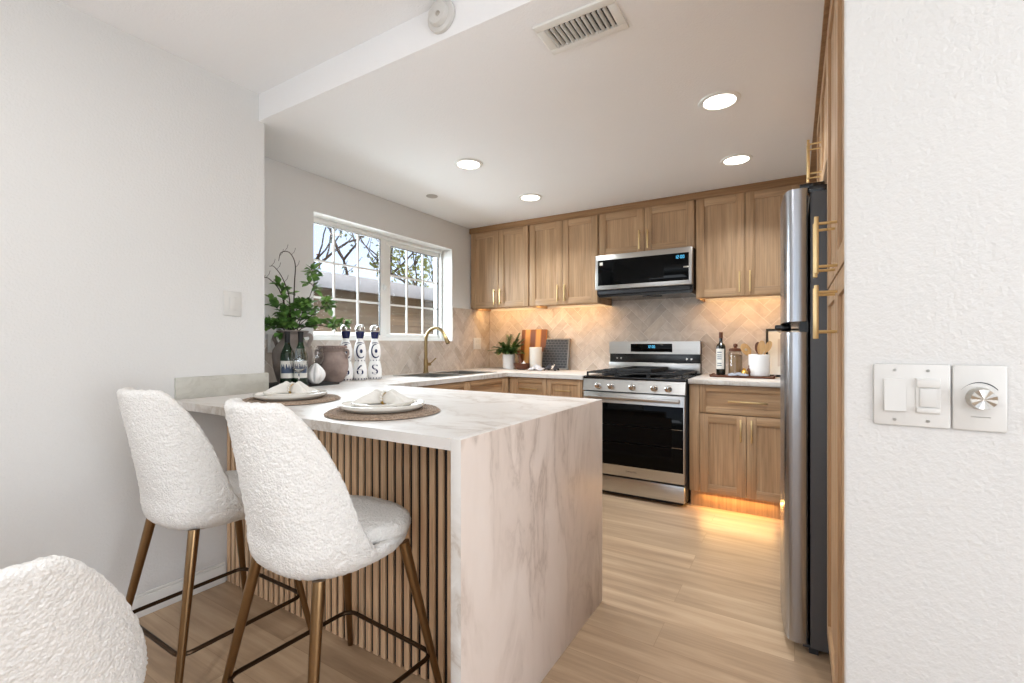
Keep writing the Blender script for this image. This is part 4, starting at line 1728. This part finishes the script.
# ------------------------------------------------------------------ ceiling fittings
for (x, y, lab) in ((-.306, 2.40, 'round recessed ceiling light nearest the vent'), (-.312, 3.22, 'round recessed ceiling light above the cabinet beside the fridge'),
                    (-1.792, 2.40, 'round recessed ceiling light nearest the window, large of the two left ones'), (-1.782, 3.20, 'round recessed ceiling light before the corner wall cabinets')):
    t = thing('recessed_light', lab, 'ceiling light', (x, y, ZK), 0, 'recessed ceiling lights')
    m = MB()
    m.lathe([(.070, -.004), (.074, -.008), (.090, -.006), (.093, -.0002), (.07, -.0002), (.070, -.004)], (0, 0, 0), 40, cap0=False, cap1=False)
    m.build('trim_ring', TRIMW, t)
    m = MB(); m.lathe([(.001, -.0045), (.0705, -.0045), (.0705, -.001), (.001, -.001)], (0, 0, 0), 40)
    m.build('diffuser', LED, t)
    lamp('recessed_lamp', 'AREA', (x, y, ZK - .012), (0, 0, 0), 7.7, (.86, .93, 1), shape='DISK', size=.14, spread=math.radians(125))
m = MB(); m.lathe([(.001, -.006), (.040, -.006), (.045, -.003), (.045, -.0003), (.001, -.0003)], (0, 0, 0), 32)
o = m.build('ceiling_disc', plain('grey_cap', '#b5b0aa', .5)); o.location = (-2.426, 2.771, ZK)
tag(o, 'small grey round cover cap on the ceiling near the window', 'cover')
vt = thing('ceiling_vent', 'white rectangular air vent with slanted louvres in the kitchen ceiling', 'vent', (-.666, 1.572, ZK))
m = MB()
vx, vy = .152, .090
ix, iy = .120, .058
for a in ((-vx, vx, -vy, -iy), (-vx, vx, iy, vy), (-vx, -ix, -iy, iy), (ix, vx, -iy, iy)):
    m.box(a[0], a[1], a[2], a[3], -.010, -.0002, bev=.002)
m.build('frame', TRIMW, vt)
m = MB()
for k in range(12):
    x = -ix + 2 * ix * (k + .5) / 12
    m.box(x - .0008, x + .0008, -iy, iy, -.011, .011, rot=Matrix.Translation((x, 0, -.004)) @ Matrix.Rotation(.45, 4, 'Y') @ Matrix.Translation((-x, 0, 0)))
m.build('louvre', TRIMW, vt)
m = MB(); m.box(-ix, ix, -iy, iy, -.0012, -.0002)
m.build('duct', GREYP, vt)
sd = thing('smoke_detector', 'white round smoke detector on the ceiling step', 'smoke detector', (-1.145, YH, 2.405))
for nm, pr, mt in (('base', [(.060, .0003), (.062, .004), (.062, .016), (.056, .020)], PLAST), ('cover', [(.046, .020), (.046, .026), (.040, .038), (.026, .042), (.001, .043)], PLAST)):
    m = MB(); m.loft([[(r * math.cos(2 * PI * i / 44), -d, r * math.sin(2 * PI * i / 44)) for i in range(44)] for r, d in pr])
    m.build(nm, mt, sd)
m = MB()
m.loft([[(.010 + r * math.cos(2 * PI * i / 20), -d, -.012 + r * math.sin(2 * PI * i / 20)) for i in range(20)] for r, d in ((.009, .041), (.009, .045), (.007, .046))])
m.build('test_button', GREYP if False else NICKEL, sd)

# ------------------------------------------------------------------ switches and outlets


def plate(name, label, cat, loc, rz, w, h, group=None):
    root = thing(name, label, cat, loc, rz, group)
    m = MB(); m.box(-w / 2, w / 2, -.0065, -.0003, -h / 2, h / 2, bev=.0035)
    m.build('wall_plate', PLAST, root)
    return root


sw = plate('light_switch', 'white double switch plate with a rocker and a slide control on the right wall', 'switch', (.1868, 1.14, 1.0635), 0, .112, .117)
for sx in (-.024, .024):
    for sz in (-.047, .047):
        m = MB(); m.loft([[(sx + r * math.cos(2 * PI * i / 12), -d, sz + r * math.sin(2 * PI * i / 12)) for i in range(12)] for r, d in ((.0028, .006), (.0028, .0075))])
        m.build('plate_screw', NICKEL, sw)
m = MB()
m.loft([[(-.024 - .0165, -.006, -.031), (-.024 + .0165, -.006, -.031), (-.024 + .0165, -.006, .031), (-.024 - .0165, -.006, .031)],
        [(-.024 - .016, -.013, -.030), (-.024 + .016, -.013, -.030), (-.024 + .016, -.0085, .030), (-.024 - .016, -.0085, .030)]])
m.build('rocker', PLAST, sw)
m = MB()
x = .024
m.box(x - .0175, x + .0175, -.0085, -.006, -.033, .033, bev=.001)
m.box(x - .0165, x + .0165, -.012, -.0085, .016, .031, bev=.001); m.box(x - .0165, x + .0165, -.012, -.0085, -.031, -.022, bev=.001)
m.build('slide_frame', PLAST, sw)
m = MB(); m.box(x - .012, x + .012, -.011, -.0085, -.020, .014, bev=.001)
m.build('slider', PLAST, sw)
dm_ = plate('dimmer_switch', 'white square plate with a faceted nickel dimmer knob on the right wall', 'switch', (.2805, 1.14, 1.0635), 0, .0715, .117)
m = MB()
kz, kx = .0, .0
R_ = []
for r, d in ((.0195, .0065), (.020, .010), (.0185, .022), (.0175, .030)):
    R_.append([(kx + r * math.cos(2 * PI * i / 16), -d, kz + r * math.sin(2 * PI * i / 16)) for i in range(16)])
m.loft(R_, cap1=False)
cv = m.bm.verts.new((kx, -.0285, kz))
m.bm.verts.ensure_lookup_table()
top = [v for v in m.bm.verts if abs(v.co.y + .030) < 1e-6]
top.sort(key=lambda v: math.atan2(v.co.z - kz, v.co.x - kx))
for i in range(16):
    m.bm.faces.new((top[i], top[(i + 1) % 16], cv))
for i, v in enumerate(top):
    v.co.y += .0018 * (i % 2)
m.build('knob', NICKEL, dm_, smooth=10)
m = MB()
rings = []
for i in range(25):
    a = PI * .80 - PI * .58 * i / 24
    t = .0002 + .0013 * i / 24
    rings.append([(.034 * math.cos(a) * .88, -.0068, -.006 + (.034 - t) * math.sin(a)), (.034 * math.cos(a) * .88, -.0068, -.006 + (.034 + t) * math.sin(a))])
m.loft(rings, closed=False)
m.build('level_mark', GREYP, dm_)
m = MB(); m.box(-.012, .014, -.0070, -.0064, -.034, -.0325)
m.build('slot', NICKEL, dm_)
ls = plate('light_switch', 'small white wall plate on the left wall above the peninsula', 'switch', (XL, 1.236, 1.36), PI / 2, .088, .122)
m = MB(); m.box(-.0165, .0165, -.009, -.006, -.033, .033, bev=.001)
m.build('rocker', PLAST, ls)
for (y, z, w_, lab) in ((3.885, 1.165, .135, 'white wall outlet on the tiles beside the faucet, in the corner'), (1.70, 1.165, .078, 'white wall outlet on the tiles behind the tall clay jug')):
    ou = plate('wall_outlet', lab, 'outlet', (XK + .0063, y, z), PI / 2, w_, .117, 'wall outlets')
    for sz in (-.02, .02):
        m = MB(); m.box(-.0145, .0145, -.0085, -.006, sz - .0145, sz + .0145, bev=.004)
        m.build('socket', PLAST, ou)

# ------------------------------------------------------------------ outside the window
m = MB(); m.box(-30, -3.05, -12, 30, -.5, -.3)
struct('ground_outside', m, plain('dry_soil', '#9a8a72', .9, 0, .3, 3))
hb = thing('neighbour_house', 'low brown-sided neighbouring house with a pale grey fascia, outside the window', 'building', (-6.2, 6.0, -.3))
SID = wood('brown_lap_siding', 1, ('#8b7a68', '#9a8874', '#a89682'), .25, .8)
m = MB()
z = 0
while z < 2.35:
    m.prism([(0, 0)] * 0 or [(-.2, z), (.022, z), (.0, z + .20), (-.2, z + .20)], -5.5, 7.5)
    z += .20
m.build('siding', SID, hb)
m = MB(); m.box(-1.2, -.201, -5.5, 7.5, 0, 2.33)
m.build('rear_wall', SID, hb)
m = MB(); m.box(.64, .70, -5.7, 7.7, 2.235, 2.455, bev=.004)
m.build('fascia', plain('pale_grey_paint', '#8f8f93', .6), hb)
m = MB(); m.prism([(-.2, 2.33), (.64, 2.30), (.64, 2.40), (-1.35, 2.52), (-1.35, 2.40)], -5.7, 7.7)
m.build('roof', plain('grey_roofing', '#8d8a86', .9, 0, .3), hb)
gw = MB(); gw.box(-4.66, -4.5, -2, 12, -.3, 1.30, bev=.01)
tag(gw.build('garden_wall', plain('white_render', '#efece4', .9, 0, .1)), 'low white garden wall between the window and the brown house', 'wall', None, 'thing')


def tree(label, loc, h, seed, leafc, nleaf, spread, lsize):
    rnd = random.Random(seed)
    root = thing('tree', label, 'tree', loc, 0, 'trees beyond the neighbouring house')
    mb = MB(); lf = MB()

    def grow(p, d, L, r, depth):
        pts = [p]
        q = p
        for k in range(4):
            d = (d + Vector((rnd.uniform(-.22, .22), rnd.uniform(-.22, .22), rnd.uniform(-.05, .14)))).normalized()
            q = q + d * L / 4
            pts.append(q)
        mb.tube(pts, r, 7 if depth < 2 else 5, radii=[r * (1 - .11 * k) for k in range(5)])
        if depth >= 4:
            for k in range(nleaf):
                s = pts[rnd.randint(1, 4)] + Vector((rnd.gauss(0, .12), rnd.gauss(0, .12), rnd.gauss(0, .12)))
                dd = Vector((rnd.uniform(-1, 1), rnd.uniform(-1, 1), rnd.uniform(-1, .5)))
                leaf(lf, s, dd, Vector((rnd.uniform(-1, 1), rnd.uniform(-1, 1), .6)), lsize * rnd.uniform(.6, 1.2), lsize * .3)
            return
        for k in range(3 if depth < 3 else 2):
            i = rnd.choice((2, 3, 4)) if k else 4
            a = rnd.uniform(0, 2 * PI)
            nd = (d + Vector((math.cos(a), math.sin(a), rnd.uniform(-.1, .5))) * spread).normalized()
            grow(pts[i], nd, L * rnd.uniform(.62, .8), r * .62, depth + 1)
    grow(Vector((0, 0, 0)), Vector((.05, .05, 1)), h, h * .04, 0)
    mb.build('trunk', TWIG, root)
    lf.build('foliage', leafc, root, normals=False)
    return root


LG = plain('olive_leaf', '#5f6f3e', .6, 0, .4, 3)
LO = plain('autumn_leaf', '#c98a3c', .6, 0, .35, 3)
LY = plain('yellow_green_leaf', '#98a052', .6, 0, .35, 3)
tree('grey-leaved tree nearest the house roof, behind the left window pane', (-8.4, 4.9, -.3), 2.1, 44, plain('grey_green_leaf', '#84917f', .6, 0, .4, 3), 7, .9, .10)
tree('bare-branched tree with sparse olive leaves, behind the left window pane', (-9.0, 5.6, -.3), 2.0, 3, LG, 6, .85, .13)
tree('tree with thin grey branches, behind the window mullion', (-9.6, 8.4, -.3), 2.2, 12, LG, 4, .9, .12)
tree('yellow-green tree behind the right window pane', (-8.8, 11.0, -.3), 2.0, 21, LY, 12, .85, .15)
tree('small orange autumn tree low over the house roof', (-13.0, 9.0, -.3), 1.9, 31, LO, 14, .8, .16)
